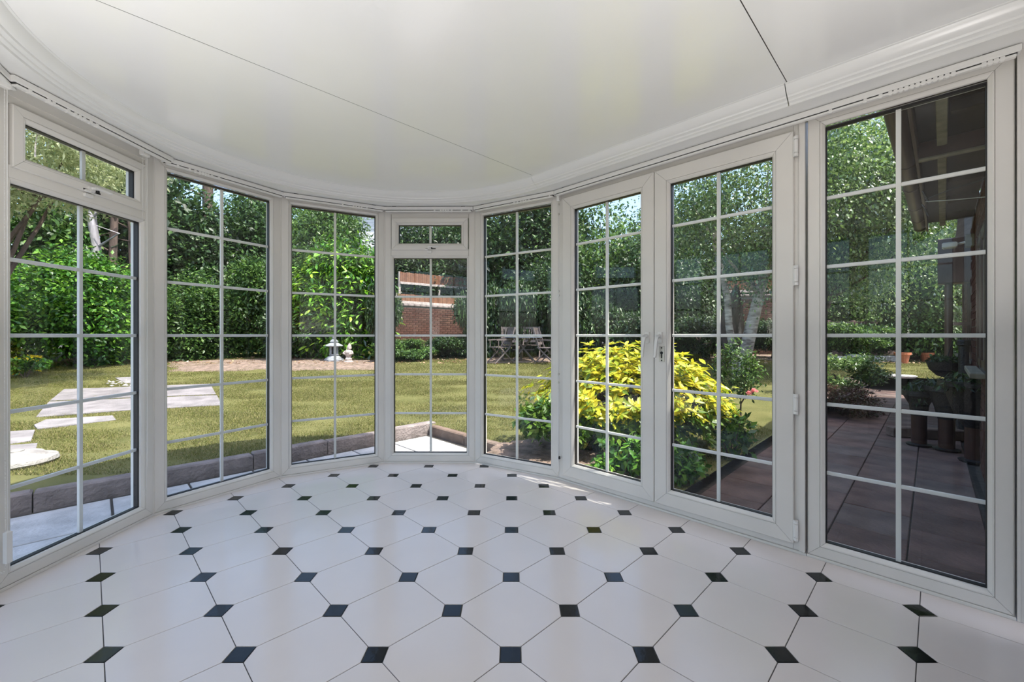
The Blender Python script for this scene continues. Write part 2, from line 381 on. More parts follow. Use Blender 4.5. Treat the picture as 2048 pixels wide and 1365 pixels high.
def corn(pts_fn, name):
    mb = MB(); rings = []
    for (off, z) in PROF: rings.append([(*D2W(*p), z) for p in pts_fn(RO - off)])
    n = len(rings[0]); vs = sum(rings, [])
    fs = [(j * n + k, j * n + k + 1, (j + 1) * n + k + 1, (j + 1) * n + k) for j in range(len(PROF) - 1) for k in range(n - 1)]
    mb.add(vs, fs)
    o = mb.build(name, 'cornice', ceiling, smooth=True)
    for p in o.data.polygons: p.use_smooth = True
    return o
a1 = R(3.2)
corn(lambda r: [(r, -2.35), (r, -1.9), (r, -1.462)], 'cornice')
corn(lambda r: [(r, -1.4585), (r, -.9), (r, -.4), (r, 0), (r * math.cos(a1 / 2), r * math.sin(a1 / 2)), (r * math.cos(a1), r * math.sin(a1))], 'cornice')
corn(lambda r: [(r * math.cos(a1 + .0015 + (math.pi - a1 - .0015) * k / 70), r * math.sin(a1 + .0015 + (math.pi - a1 - .0015) * k / 70)) for k in range(71)] + [(-r, -.6), (-r, -1.4), (-r, -2.35)], 'cornice')
# soffit between the cornice and the glazed sides
mb = MB(); pin = [D2W(*p) for p in upath(RO - .001)]
cw = Vector(D2W(0, 0)); Jo = rect_off(.085)
def hit(p):
    p = Vector(p); lat = (p.x + p.y) * S2 - LAT; out = (p.y - p.x) * S2 - OUT
    o = cw if out > 0 else Vector(D2W(0, out)); d = (p - o).normalized(); best = None
    for i in range(len(Jo)):
        a = Vector(Jo[i]); b = Vector(Jo[(i + 1) % len(Jo)]); e = b - a; den = d.x * e.y - d.y * e.x
        if abs(den) < 1e-9: continue
        t = ((a.x - o.x) * e.y - (a.y - o.y) * e.x) / den; s_ = ((a.x - o.x) * d.y - (a.y - o.y) * d.x) / den
        if t > 0 and -.001 <= s_ <= 1.001 and (best is None or t < best): best = t
    return tuple(o + d * (best or 1.6))
ou = [hit(p) for p in pin]; n = len(pin)
mb.add([(*p, ZS) for p in pin] + [(*p, ZS) for p in ou] + [(*p, ZS + .02) for p in ou], [(k, k + 1, n + k + 1, n + k) for k in range(n - 1)] + [(n + k, n + k + 1, 2 * n + k + 1, 2 * n + k) for k in range(n - 1)])
mb.build('soffit', 'cornice', ceiling)

# ------------------------------------------------------------------ glazed sides
def ring(mb, x0, x1, z0, z1, prof, gap=.0007):
    """four mitred members; prof = list of (inset from the outer edge, depth) closed loop"""
    n = len(prof)
    def corner(k, w):
        return ((x0 + w, z0 + w), (x1 - w, z0 + w), (x1 - w, z1 - w), (x0 + w, z1 - w))[k]
    dirs = ((1, 0), (0, 1), (-1, 0), (0, -1))
    for s in range(4):
        dx, dz = dirs[s]; vs = []
        for e, sg in ((s, 1), ((s + 1) % 4, -1)):
            for (w_, d) in prof:
                x, z = corner(e, w_); vs.append((x + dx * gap * sg, d, z + dz * gap * sg))
        fs = [(k, (k + 1) % n, n + (k + 1) % n, n + k) for k in range(n)] + [tuple(range(n - 1, -1, -1)), tuple(n + k for k in range(n))]
        mb.add(vs, fs)
    return mb
def fprof(w, d0, d1, bead=.018):
    r = .004; wf = w - bead
    return [(0, d0 + .003), (.003, d0), (wf - .0008, d0), (wf - .0008, d0 + .012), (wf - .0008, d1), (0, d1)]
def bprof(w, d0, bead=.018):
    wf = w - bead
    return [(wf + .0006, d0 + .001), (wf + .006, d0 + .0015), (w - .001, d0 + .012), (w, d0 + .016), (w, d0 + .024), (wf + .0006, d0 + .024)]
GZ = [.4045, .727, 1.05, 1.373, 1.6955]
def glazing(par, x0, x1, z0, z1, d, zs, sub=None):
    """sealed double glazing filling x0..x1, z0..z1 at depth d (inner pane)"""
    b = par
    ring(MB(), x0 - .004, x1 + .004, z0 - .004, z1 + .004, [(0, d - .004), (.0065, d - .0035), (.0065, d + .001), (0, d + .001)], 0).build('gasket', 'gasket', b)
    ring(MB(), x0 - .004, x1 + .004, z0 - .004, z1 + .004, [(0, d + .001), (.006, d + .001), (.006, d + .024), (0, d + .024)], 0).build('spacer_bar', 'spacer', b)
    ring(MB(), x0 - .02, x1 + .02, z0 - .02, z1 + .02, [(0, d + .026), (.021, d + .026), (.016, d + .045), (0, d + .045)], 0).build('outer_bead', 'upvc', b)
    for dd in (d, d + .022):
        MB().add([(x0, dd, z0), (x1, dd, z0), (x1, dd, z1), (x0, dd, z1)], [(0, 1, 2, 3)]).build('pane', 'glass', b)
    xm = (x0 + x1) / 2; w2 = .0085
    MB().cbox(xm - w2, xm + w2, d + .006, d + .018, z0, z1, .0025).build('glazing_bar', 'bar', b)
    for z in zs:
        for (a, c) in ((x0, xm - w2), (xm + w2, x1)):
            MB().cbox(a + .0004, c - .0004, d + .0065, d + .0175, z - w2, z + w2, .0025).build('glazing_bar', 'bar', b)
def win(name, a, b, opener=False, length=None, label=None, zt=2.098):
    (ox, oy), th, L = seg(a, b); L = length or L
    root = struct(name, (ox, oy, 0), th, label)
    fw, z0 = .066, .014; m = .004
    x0, x1 = m, L - m
    MB().cbox(0.001, L - .001, -.003, .075, 0.0005, z0 - .001, .001).build('sill_strip', 'upvc', root)
    ring(MB(), x0, x1, z0, zt, fprof(fw, 0, .07)).build('frame', 'upvc', root)
    if not opener:
        ring(MB(), x0, x1, z0, zt + .0, bprof(fw, 0)).build('glazing_bead', 'upvc', root)
        glazing(root, x0 + fw + .001, x1 - fw - .001, z0 + fw + .001, zt - fw - .012, .027, GZ)
    else:
        zt1, zt2 = 1.708, 1.762                      # transom
        MB().cbox(x0 + .049, x1 - .049, .0, .07, zt1, zt2, .002).build('transom', 'upvc', root)
        ring(MB(), x0, x1, z0, zt1 + .048, bprof(fw, 0)).build('glazing_bead', 'upvc', root)
        glazing(root, x0 + fw + .001, x1 - fw - .001, z0 + fw + .001, zt1 - .019, .027, GZ[:4])
        s = link('top_hung_sash', None, root)
        sx0, sx1, sz0, sz1 = x0 + .054, x1 - .054, zt2 - .010, zt - .082
        ring(MB(), sx0, sx1, sz0, sz1, fprof(.056, -.012, .05)).build('sash_frame', 'upvc', s)
        ring(MB(), sx0, sx1, sz0, sz1, bprof(.056, -.012)).build('glazing_bead', 'upvc', s)
        glazing(s, sx0 + .057, sx1 - .057, sz0 + .057, sz1 - .057, .014, [])
        MB().cbox(x0 + .05, x1 - .05, .004, .06, sz1 + .001, zt - .045, .001).build('head_infill', 'upvc', root)
        xc = L / 2; mb = MB()
        mb.cbox(xc - .014, xc + .014, -.024, -.012, sz0 + .004, sz0 + .030, .003)
        mb.tube([(xc, -.022, sz0 + .022), (xc, -.036, sz0 + .022)], .007, 10)
        mb.cbox(xc - .006, xc + .082, -.045, -.034, sz0 + .016, sz0 + .029, .004)
        mb.cbox(xc - .035, xc - .012, -.03, -.018, sz0 - .004, sz0 + .008, .003)
        mb.build('window_handle', 'upvc_clean', root)
        MB().tube([(xc + .02, -.034, sz0 + .012), (xc + .02, -.012, sz0 + .012)], .006, 8).build('handle_pin', 'dark', root)
        MB().cbox(xc - .034, xc + .05, -.0135, -.0122, sz0 + .006, sz0 + .014, .0004).build('handle_gap', 'dark', root)
        MB().cbox(xc - .022, xc + .016, -.012, .0, zt2 - .034, zt2 - .014, .003).build('handle_keep', 'upvc_clean', root)
    return root
win('window_1', 2, 3, True, label='left glazed side with top opener, nearest the camera on the left')
win('window_2', 3, 4, label='tall glazed side second from the left')
win('window_3', 4, 5, label='tall glazed side with the laurel and lantern behind it')
win('window_4', 5, 6, True, label='middle glazed side with small top opener')
win('window_5', 6, 7, label='narrow glazed side left of the double door')
win('window_6', 8, 9, label='tall glazed side at the far right beside the brick house wall', length=.641)
win('window_7', 1, 2, label='glazed side left of the frame')
# mirrored side beyond the left edge of the picture
(ox, oy), th, L = seg(0, 1)
for k, nm in enumerate(('window_8', 'window_9', 'window_10')):
    JJ = [(J[0][0] + (J[1][0] - J[0][0]) * t, J[0][1] + (J[1][1] - J[0][1]) * t) for t in (k / 3, (k + 1) / 3)]
    J.append(JJ[0]); J.append(JJ[1]); win(nm, len(J) - 2, len(J) - 1, label='glazed side behind the camera on the left'); J.pop(); J.pop()
# corner posts outside
def post(i):
    p = Vector(J[i]); a = Vector(J[i - 1]); b = Vector(J[i + 1]); d1 = (p - a).normalized(); d2 = (b - p).normalized()
    n1 = Vector((-d1.y, d1.x)); n2 = Vector((-d2.y, d2.x))
    q = [p + (n1 + n2).normalized() * .0012, p - d1 * .004 + n1 * .0035, p - d1 * .004 + n1 * .078, p + (n1 + n2).normalized() * .085, p + d2 * .004 + n2 * .078, p + d2 * .004 + n2 * .0035]
    MB().prism([tuple(v) for v in q][::-1], .0, 2.10).build('trim_%d' % i, 'upvc', None, kind='structure')
for i in (1, 2, 3, 4, 5, 6, 7): post(i)

# door set
(ox, oy), th, L = seg(7, 8)
frame = struct('trim_8', (ox, oy, 0), th, 'white outer frame of the double garden door')
mb = MB(); mb.cbox(.004, .0465, 0, .07, .0145, 2.098, .002); mb.build('jamb', 'upvc', frame)
mb = MB(); mb.cbox(L - .052, L - .0275, 0, .07, .0145, 2.098, .002); mb.build('jamb', 'upvc', frame)
mb = MB(); mb.cbox(L - .027, L - .004, -.016, .07, .0145, 2.098, .006); mb.build('mullion', 'upvc', frame)
MB().cbox(.0475, L - .053, 0, .07, 2.038, 2.098, .002).build('head', 'upvc', frame)
MB().cbox(.0475, L - .053, -.001, .07, .0145, .046, .002).build('threshold', 'upvc', frame)
MB().cbox(0.001, L - .001, -.006, .075, 0.0005, .013, .001).build('sill_strip', 'upvc', frame)
def handle_mb(x, z, side=-1):
    mb = MB(); mb.cbox(x - .012, x + .012, -.030, -.0205, z - .03, z + .036, .002)
    mb.tube([(x, -.029, z + .014), (x, -.058, z + .014)], .008, 12)
    vs = []
    for (t, wv, zz) in ((0, .0105, z + .022), (1, .0085, z - .025), (2, .006, z - .115)):
        off = side * .008 * t
        vs += [(x - wv + off, -.066, zz), (x + wv + off, -.066, zz), (x + wv + off, -.054, zz), (x - wv + off, -.054, zz)]
    fs = [(3, 2, 1, 0), (8, 9, 10, 11)] + [(k * 4 + i, k * 4 + (i + 1) % 4, k * 4 + 4 + (i + 1) % 4, k * 4 + 4 + i) for k in range(2) for i in range(4)]
    mb.add(vs, fs); mb.cbox(x - .010, x + .0105, -.066, -.040, z + .004, z + .024, .003); return mb
def leaf(name, x0, x1, hx, hinge, lab, key=False):
    r = struct(name, (ox, oy, 0), th, lab)
    ring(MB(), x0, x1, .048, 2.036, fprof(.092, -.02, .05)).build('door_frame', 'upvc', r)
    ring(MB(), x0, x1, .048, 2.036, bprof(.092, -.02)).build('glazing_bead', 'upvc', r)
    glazing(r, x0 + .093, x1 - .093, .141, 1.943, .007, GZ)
    handle_mb(hx, 1.035).build('door_handle', 'upvc_clean', r)
    if key:
        k = MB().cbox(hx - .006, hx + .026, -.026, -.0205, .895, .987, .002).build('lock_plate', 'chrome', r)
        MB().tube([(hx + .01, -.0262, .948), (hx + .01, -.0285, .948)], .0085, 14).build('lock_cylinder', 'dark', k)
        MB().cbox(hx + .0065, hx + .0135, -.0285, -.0262, .915, .945, .0008).build('lock_slot', 'dark', k)
        for zz in (.903, .977): MB().tube([(hx + .01, -.0262, zz), (hx + .01, -.0275, zz)], .0045, 10).build('screw', 'dark', k)
    for z in ((1.955, 1.338, .722, .118) if hinge > 0 else ()):
        sg = 1 if hinge > 0 else -1
        hg = link('hinge', None, r); xh = (x1 + .012) if sg > 0 else (x0 - .012)
        MB().tube([(xh, -.028, z - .031), (xh, -.028, z + .031)], .0095, 14).build('hinge_barrel', 'upvc_clean', hg, smooth=True)
        for a, b in ((z + .033, z + .048), (z - .048, z - .033)): MB().tube([(xh, -.028, a), (xh, -.028, b)], .0095, 14).build('hinge_cap', 'upvc_clean', hg, smooth=True)
        MB().cbox(min(xh, xh - sg * .013), max(xh, xh - sg * .013), -.0265, -.0205, z - .048, z + .048, .001).build('hinge_leaf', 'upvc_clean', hg)
    return r
leaf('door_1', .0475, .7415, .703, -1, 'left leaf of the white double garden door')
leaf('door_2', .7455, 1.4525, .784, 1, 'right leaf of the white double garden door, with the lock plate', True)

# right of window 6: white end post, then brick wall of the house behind the camera
(ox6, oy6), th6, L6 = seg(8, 9)
r = struct('trim_9', (ox6, oy6, 0), th6, 'white end post right of the last glazed side')
MB().cbox(.6425, .651, -.004, .07, .0005, 2.10, .0015).build('edge_strip', 'upvc', r)
MB().cbox(.6515, .93, .0005, .07, .0005, 2.10, .002).build('end_panel', 'upvc', r)
r = struct('wall_back', (0, 0, 0), label='brick house wall behind the camera')
wb = MB(); ang = math.atan2(.697, .717)
pa, pb = Vector((-.42, -.77)), Vector((1.80, 1.40)); nrm = Vector((.697, -.717))
pa += nrm * .03; pb += nrm * .03
q = [pa, pb, pb + nrm * .2, pa + nrm * .2]
wb.prism([tuple(v) for v in q], 0, 2.17).build('wall_face', 'brickface', r)
bm_ = {}
dirw = (pb - pa).normalized(); Lw = (pb - pa).length
brickm = MB().cbox(-.105, .105, -.0125, .0125, -.032, .032, .003).mesh('brick', 'brick')
def brick_wall(parent, p0, p1, z0, z1, nout, limit=300, skip=None, key=None, bl=.2253, bh=.075, lim_u=None):
    """real bricks laid in stretcher bond on a wall line; nearest ones single, the rest joined"""
    p0 = Vector(p0); p1 = Vector(p1); d = (p1 - p0).normalized(); L = (p1 - p0).length; a = math.atan2(d.y, d.x)
    spots = []
    for r_ in range(int((z1 - z0) / bh)):
        for c in range(int(L / bl) + 1):
            t = (c + .5) * bl - (bl / 2 if r_ % 2 else 0)
            if t < .105 or t > L - .105: continue
            z = z0 + (r_ + .5) * bh
            if skip and skip(t, z): continue
            x, y = p0 + d * t + Vector(nout) * (.008 + random.uniform(-.002, .002)); spots.append((x, y, z))
    spots.sort(key=lambda s: s[0] ** 2 + s[1] ** 2)
    for s in spots[:limit]: link('brick', brickm, parent, loc=s, rz=a)
    if len(spots) > limit:
        mb = MB(); ca, sa = math.cos(a), math.sin(a)
        for s in spots[limit:]: mb.box(-.105, .105, -.0125, .0125, -.032, .032, T=lambda x, y, z: (s[0] + x * ca - y * sa, s[1] + x * sa + y * ca, s[2] + z))
        mb.build('bricks', 'brick', parent, kind='stuff')
brick_wall(r, pa, pb, 0, 2.1, (-nrm.x, -nrm.y), 10, skip=lambda t, z: .9 < t < 2.0 and z < 2.02)
# house door to the conservatory behind the camera
dm = pa + dirw * 1.45; dr = struct('door_3', (dm.x - nrm.x * .02, dm.y - nrm.y * .02, 0), math.atan2(dirw.y, dirw.x), 'white door into the house behind the camera')
MB().cbox(-.46, .46, -.012, .03, 0.001, 2.0, .003).build('door_slab', 'upvc', dr)

# ------------------------------------------------------------------ vertical blind tracks and cords
def track(a, b, t0, t1, d, label, carriers, length=None, group=None):
    (ox, oy), th, L = seg(a, b)
    r = thing('blind_track', label, 'blind track', (ox, oy, 0), th)
    MB().cbox(t0, t1, -d - .022, -d + .018, ZS - .030, ZS - .004, .003).build('rail', 'upvc_clean', r)
    MB().box(t0 + .01, t1 - .01, -d - .016, -d + .012, ZS - .0345, ZS - .0302).build('rail_slot', 'dark', r)
    MB().cbox(t0 + .012, t1 - .012, -d - .019, -d + .002, ZS - .0445, ZS - .0345, .002).build('lower_strip', 'upvc_clean', r)
    for c in (t0 + .08, t1 - .08): MB().box(c - .015, c + .015, -d - .015, -d + .012, ZS - .0045, ZS).build('ceiling_clip', 'dark', r)
    me = MB().cbox(-.006, .006, -.008, .008, -.012, .006, .002).mesh('carrier', 'upvc_clean')
    for t in carriers: link('carrier', me, r, loc=(t, -d - .012, ZS - .036))
    return r
tw1 = track(2, 3, -.01, .775, .075, 'white blind track above the left window with the top opener', [.05, .12, .14, .2, .23, .25, .27, .3, .33])
track(1, 2, .0, .77, .045, 'white blind track leaving the picture at the top left corner', [.5])
track(3, 4, .03, .745, .03, 'white blind track above the second window from the left', [.1, .16, .19, .215, .23, .245, .26, .28, .32])
track(4, 5, .02, .735, .03, 'white blind track above the window with the lantern behind', [.42, .5, .52, .54, .56, .6])
track(5, 6, .01, .73, .03, 'white blind track above the middle window with small top opener', [.42, .47, .49, .51, .53, .56, .64, .7])
track(6, 7, .02, .735, .03, 'white blind track above the narrow window left of the double door', [.40, .43, .46, .48, .5, .53, .7])
(ox_, oy_), th_, L_ = seg(7, 8)
track(7, 8, .0, 2.15, .035, 'long white blind track running over the double door to the right edge', [1.60 + .0] + [1.72, 1.77] + [1.80 + .0165 * k for k in range(12)] + [2.06, 2.075, 2.09, 2.105])
def world(a, b, t, d): (ox, oy), th, L = seg(a, b); return (ox + t * math.cos(th) + d * math.sin(th), oy + t * math.sin(th) - d * math.cos(th))
def chain(mb, pts, r=.0022, step=.0055):
    for (a, b) in zip(pts, pts[1:]):
        a = Vector(a); b = Vector(b); n = max(1, int((b - a).length / step))
        for k in range(n):
            c = a.lerp(b, k / n); mb.add([c + Vector(v) * r for v in ((1, 0, 0), (-1, 0, 0), (0, 1, 0), (0, -1, 0), (0, 0, 1), (0, 0, -1))], [(0, 2, 4), (2, 1, 4), (1, 3, 4), (3, 0, 4), (2, 0, 5), (1, 2, 5), (3, 1, 5), (0, 3, 5)])
def cord_set(a, b, t, d, zlow, label, holder=False):
    x, y = world(a, b, t, d); r = thing('blind_pull', label, 'blind cord', (x, y, 0), seg(a, b)[1])
    MB().cbox(-.012, .030, -.012, .012, ZS - .058, ZS - .03, .003).build('pulley', 'upvc_clean', r)
    mb = MB(); zb = zlow
    sweep = [(-.003, 0, ZS - .055), (-.005, 0, 1.3), (-.010, 0, .7), (-.008, 0, zb + .06), (.002, 0, zb + .008), (.010, 0, zb), (.018, 0, zb + .01)]
    chain(mb, sweep); chain(mb, [(.016, 0, ZS - .055), (.015, 0, 1.3), (.016, 0, .75), (.020, 0, zb + .05), (.018, 0, zb + .01)])
    mb.build('bead_chain', 'upvc_clean', r, kind='stuff')
    MB().tube([(.026, .002, ZS - .055), (.027, .002, 1.2), (.028, .002, zb + .15)], .0014, 6).build('cord', 'upvc_clean', r)
    if holder: MB().cbox(.018, .038, -.006, .01, zb + .03, zb + .16, .004).build('cord_weight', 'upvc_clean', r)
    return r
cord_set(2, 3, .622, .055, .165, 'white bead chain and cord hanging at right of the left window')
cord_set(2, 3, -.022, .055, .10, 'white bead chain hanging at the left edge of the picture', True)
x, y = world(7, 8, .012, .02); r = thing('blind_pull', 'white wand and bead chain hanging between narrow window and double door', 'blind cord', (x, y, 0), R(-45))
MB().cbox(-.01, .012, -.01, .01, ZS - .075, ZS - .03, .003).build('pulley', 'upvc_clean', r)
for z in (1.93, 2.0, 1.37, 1.34, .77, .71): MB().cbox(-.001, .007, -.006, .003, z - .008, z + .008, .002).build('cord_clip', 'chrome', r)
MB().tube([(0, 0, ZS - .07), (.001, 0, 1.4), (-.002, 0, .8), (-.001, -.001, .70), (.002, 0, .5), (-.001, 0, .35), (-.002, 0, .17)], .0016, 6).build('cord', 'upvc_clean', r)
MB().tube([(-.004, 0, .66), (-.005, 0, .40), (-.003, 0, .17)], .003, 8).build('wand', 'upvc_clean', r)
mb = MB(); chain(mb, [(.006, -.004, 2.02), (.007, -.004, .75), (.012, -.004, .55), (.018, -.004, .3), (.020, -.004, .16), (.014, -.004, .135), (.006, -.004, .14)]); mb.build('bead_chain', 'upvc_clean', r, kind='stuff')
MB().tube([(-.004, 0, .175), (-.003, -.002, .14), (0, 0, .10), (-.001, -.002, .065)], [.008, .006, .004, .006], 8).build('tassel', 'upvc_clean', r)
MB().cbox(-.004, .012, -.004, .008, .155, .175, .002).build('cord_cleat', 'dark', r)

# ------------------------------------------------------------------ patio, kerbs
patio = struct('patio', label='concrete slab strip between the round bay and the kerb')
def slab(parent, p0, p1, q0, q1, z, m='slab', th=.045, name='paving_slab', tilt=.004):
    g = .005 if m == 'red_slab' else .011
    poly = [PQ(p0 + g, q0 + g), PQ(p1 - g, q0 + g), PQ(p1 - g, q1 - g), PQ(p0 + g, q1 - g)]
    cx = sum(a for a, b in poly) / 4; cy = sum(b for a, b in poly) / 4
    return MB().prism([(a - cx, b - cy) for a, b in poly], -th, random.uniform(0, tilt), .006).build(name, m, parent, loc=(cx, cy, z))
q = -5.2; k = 0
while q < TQ - .3:
    w_ = random.choice((.64, .85)); q1 = min(q + w_, TQ - .07)
    for (p0, p1) in ((KP + .17, -5.2), (-5.2, -4.35), (-4.35, -3.7)):
        slab(patio, p0, p1, q, q1, -.15)
    q += w_
q = TQ - .6
for p0 in np.arange(-3.7, .3, .64): slab(patio, p0, p0 + .64, 3.45, TQ - .07, -.15)
k2 = struct('paving', label='brown paving in the shade along the house wall')
for k, (p0, p1) in enumerate(((BP, BP + .56), (BP + .56, BP + 1.12), (BP + 1.12, BP + 1.62), (BP + 1.62, WC - .02))):
    q = 2.9 + .31 * (k % 2)
    while q < PE - .1:
        slab(k2, p0, p1, q, min(q + .62, PE), -.15, 'red_slab'); q += .62
kb = struct('kerb', label='concrete kerb stones between patio strip and lawn')
def kerb_line(parent, p0, q0, p1, q1, n, w_, z0, z1, m, name):
    a = Vector(PQ(p0, q0)); b = Vector(PQ(p1, q1)); d = (b - a).normalized(); L = (b - a).length; th = math.atan2(d.y, d.x); s = L / n
    for k in range(n):
        c = a + d * (s * (k + .5)); h = random.uniform(-.008, .008)
        MB().cbox(-s / 2 + .004, s / 2 - .004, -w_ / 2, w_ / 2, z0, z1 + h, .012).build(name, m, parent, loc=(c.x, c.y, 0), rz=th + random.uniform(-.01, .01))
kerb_line(kb, KP, -6, KP, TQ + .1, 11, .11, -.2, -.02, 'kerb', 'kerb_stone')
te = struct('edging', label='low timber edging at the corner of the lawn')
kerb_line(te, KP + .1, TQ, -3.2, TQ, 3, .09, -.2, -.045, 'timber', 'edging_board')
kerb_line(te, -3.2, TQ, BP, TQ, 2, .06, -.2, -.05, 'timber', 'edging_board')
# pale stone path in the lawn at the left
path = struct('path', label='large pale concrete slabs set in the lawn at the left')
def pix_slab(pts, name='path_slab', parent=path, th=.04, up=.012, m='path'):
    P = [];
    for (u, v) in pts: y = G(v); P.append((X(u, y), y))
    ar = sum(P[i][0] * P[(i + 1) % len(P)][1] - P[(i + 1) % len(P)][0] * P[i][1] for i in range(len(P)))
    if ar < 0: P = P[::-1]
    SLABPOLY.append(P); n = len(P)
    vs = [(x, y, zg(x, y) + up - th) for x, y in P] + [(x, y, zg(x, y) + up) for x, y in P]
    fs = [tuple(range(n - 1, -1, -1)), tuple(range(n, 2 * n))] + [(i, (i + 1) % n, n + (i + 1) % n, n + i) for i in range(n)]
    return MB().add(vs, fs).build(name, m, parent)
pix_slab([(128, 780), (420, 769), (432, 790), (100, 803)])
pix_slab([(98, 805), (434, 792), (443, 812), (260, 822), (72, 836)])
pix_slab([(92, 841), (225, 833), (232, 842), (75, 860), (68, 852)])
pix_slab([(0, 866), (70, 862), (62, 884), (-10, 895)])
pix_slab([(20, 893), (75, 889), (68, 915), (10, 925)])
pix_slab([(230, 757), (330, 752), (330, 764), (250, 768)])
y = G(929); bt = thing('birdbath_base', 'round white carved stone base lying on the grass at far left', 'stone ornament', (X(28, y), y, zg(0, y) - .01))
MB().lathe([(.05, 0), (.24, 0), (.27, .03), (.26, .06), (.2, .075), (.17, .10), (.09, .115), (.02, .12)], 26).build('bowl_rim', 'bath', bt)
MB().lathe([(.06, .11), (.06, .125), (.03, .135), (.005, .137)], 14).build('boss', 'bath', bt)
me = MB()
for k in range(60):
    u = random.uniform(215, 290); v = random.uniform(762, 775); y = G(v); x = X(u, y); s = random.uniform(.015, .04)
    me.lathe([(s * .5, zg(x, y) - .01), (s, zg(x, y) + s * .3), (s * .4, zg(x, y) + s * .8)], 6, (x, y))
me.build('pebbles', 'bath', None, kind='stuff', label='scatter of white pebbles beside the pale path', cat='pebbles')

# soil beds
def bed(name, pts, label, up=.02):
    P = [(X(u, G(v)), G(v)) for u, v in pts]; n = len(P)
    cx = sum(p[0] for p in P) / n; cy = sum(p[1] for p in P) / n
    vs = [(cx, cy, zg(cx, cy) + up)]; rings = 6; fs = []
    rs = np.random.RandomState(len(name))
    Pd = []
    for i in range(n):
        for t in np.linspace(0, 1, 8, endpoint=False): Pd.append((P[i][0] * (1 - t) + P[(i + 1) % n][0] * t, P[i][1] * (1 - t) + P[(i + 1) % n][1] * t))
    m_ = len(Pd)
    for k in range(1, rings + 1):
        for (x, y) in Pd:
            f = k / rings * (1 + (rs.randn() * .03 if k == rings else 0)); xx = cx + (x - cx) * f; yy = cy + (y - cy) * f
            vs.append((xx, yy, zg(xx, yy) + (up + rs.uniform(-.01, .015) if k < rings else .004)))
    fs += [(0, 1 + i, 1 + (i + 1) % m_) for i in range(m_)]
    for k in range(rings - 1): fs += [(1 + k * m_ + i, 1 + (k + 1) * m_ + i, 1 + (k + 1) * m_ + (i + 1) % m_, 1 + k * m_ + (i + 1) % m_) for i in range(m_)]
    return MB().add(vs, fs).build(name, 'soil', None, kind='structure', label=label)
bed('soil_bed', [(340, 745), (560, 742), (775, 741), (775, 722), (560, 716), (330, 724)], 'bare earth strip below the shrubs', .02)
bed('soil_patch', [(972, 912), (990, 888), (1060, 880), (1120, 866), (1300, 850), (1400, 900), (1250, 990), (1100, 960)], 'earth below the golden shrub', .015)
bed('soil_border', [(1640, 810), (1700, 790), (1740, 770), (1700, 755), (1630, 760)], 'earth at the low border shrub', .015)
bed('soil_far', [(950, 728), (1300, 722), (1640, 722), (1900, 722), (1900, 712), (1300, 710), (950, 712)], 'leaf strewn earth at the back of the garden', .03)

# ------------------------------------------------------------------ foliage
def leaf_arrays(C, Dv, N, Ls, Ws, fold=.15):
    Dv = Dv / np.linalg.norm(Dv, axis=1, keepdims=True); S = np.cross(Dv, N); S /= np.linalg.norm(S, axis=1, keepdims=True) + 1e-9
    N2 = np.cross(S, Dv); Ls = Ls[:, None]; Ws = Ws[:, None]
    V = np.stack([C - Dv * Ls / 2, C - Dv * Ls * .05 + S * Ws / 2 + N2 * Ws * fold, C + Dv * Ls / 2, C - Dv * Ls * .05 - S * Ws / 2 + N2 * Ws * fold], 1)
    n = len(C); T = np.arange(n)[:, None] * 4; T = np.concatenate([T + [0, 1, 2], T + [0, 2, 3]], 1).reshape(-1, 3)
    return V.reshape(-1, 3), T
def crown(n, rad, ls, m, seed, lumps=40, lump_r=.34, droop=.3, aspect=.5, shell=.35, name='foliage', spread=1.0, vert=False, flat=1.0):
    """leaves gathered in clumps over an ellipsoid; centred on the origin"""
    rs = np.random.RandomState(seed); rad = np.array(rad)
    d = rs.randn(lumps, 3); d /= np.linalg.norm(d, axis=1, keepdims=True); rr = rs.uniform(shell, 1, lumps) ** .6
    lc = d * rr[:, None] * (1 - lump_r * .55) ; lr = lump_r * rs.uniform(.6, 1.25, lumps)
    k = rs.choice(lumps, n, p=lr ** 2 / (lr ** 2).sum())
    e = rs.randn(n, 3); e /= np.linalg.norm(e, axis=1, keepdims=True); e *= (rs.uniform(.25, 1, n) ** .5)[:, None] * lr[k][:, None]
    e[:, 2] *= flat
    C = (lc[k] + e + rs.randn(n, 3) * .07) * rad
    if vert:                                            # hanging strings of leaves
        C[:, 2] -= np.abs(rs.randn(n)) * .18 * rad[2]
    out = e / (np.linalg.norm(e, axis=1, keepdims=True) + 1e-9)
    Dv = out * .8 + rs.randn(n, 3) * .55; Dv[:, 2] -= droop
    N = out * .5 + rs.randn(n, 3) * .45; N[:, 2] += .75
    L = ls * rs.uniform(.6, 1.25, n); V, T = leaf_arrays(C, Dv, N, L, L * aspect)
    return np_mesh(name, V, T, m), lc * rad
def trunk_mb(h, r0, r1, lean=(0, 0), seed=0, z0=-.15, n=7, bend=.06):
    rs = random.Random(seed); pts = []; rr = []
    for k in range(n + 1):
        t = k / n; pts.append((lean[0] * t + rs.uniform(-bend, bend) * t * 1.5, lean[1] * t + rs.uniform(-bend, bend) * t, z0 + (h - z0) * t)); rr.append(r0 * (1 - t) + r1 * t if k else r0 * 1.25)
    return MB().tube(pts, rr, 10), pts
MESHES = {}
def get_crown(key, *a, **k):
    if key not in MESHES: MESHES[key] = crown(*a, **k)
    return MESHES[key]
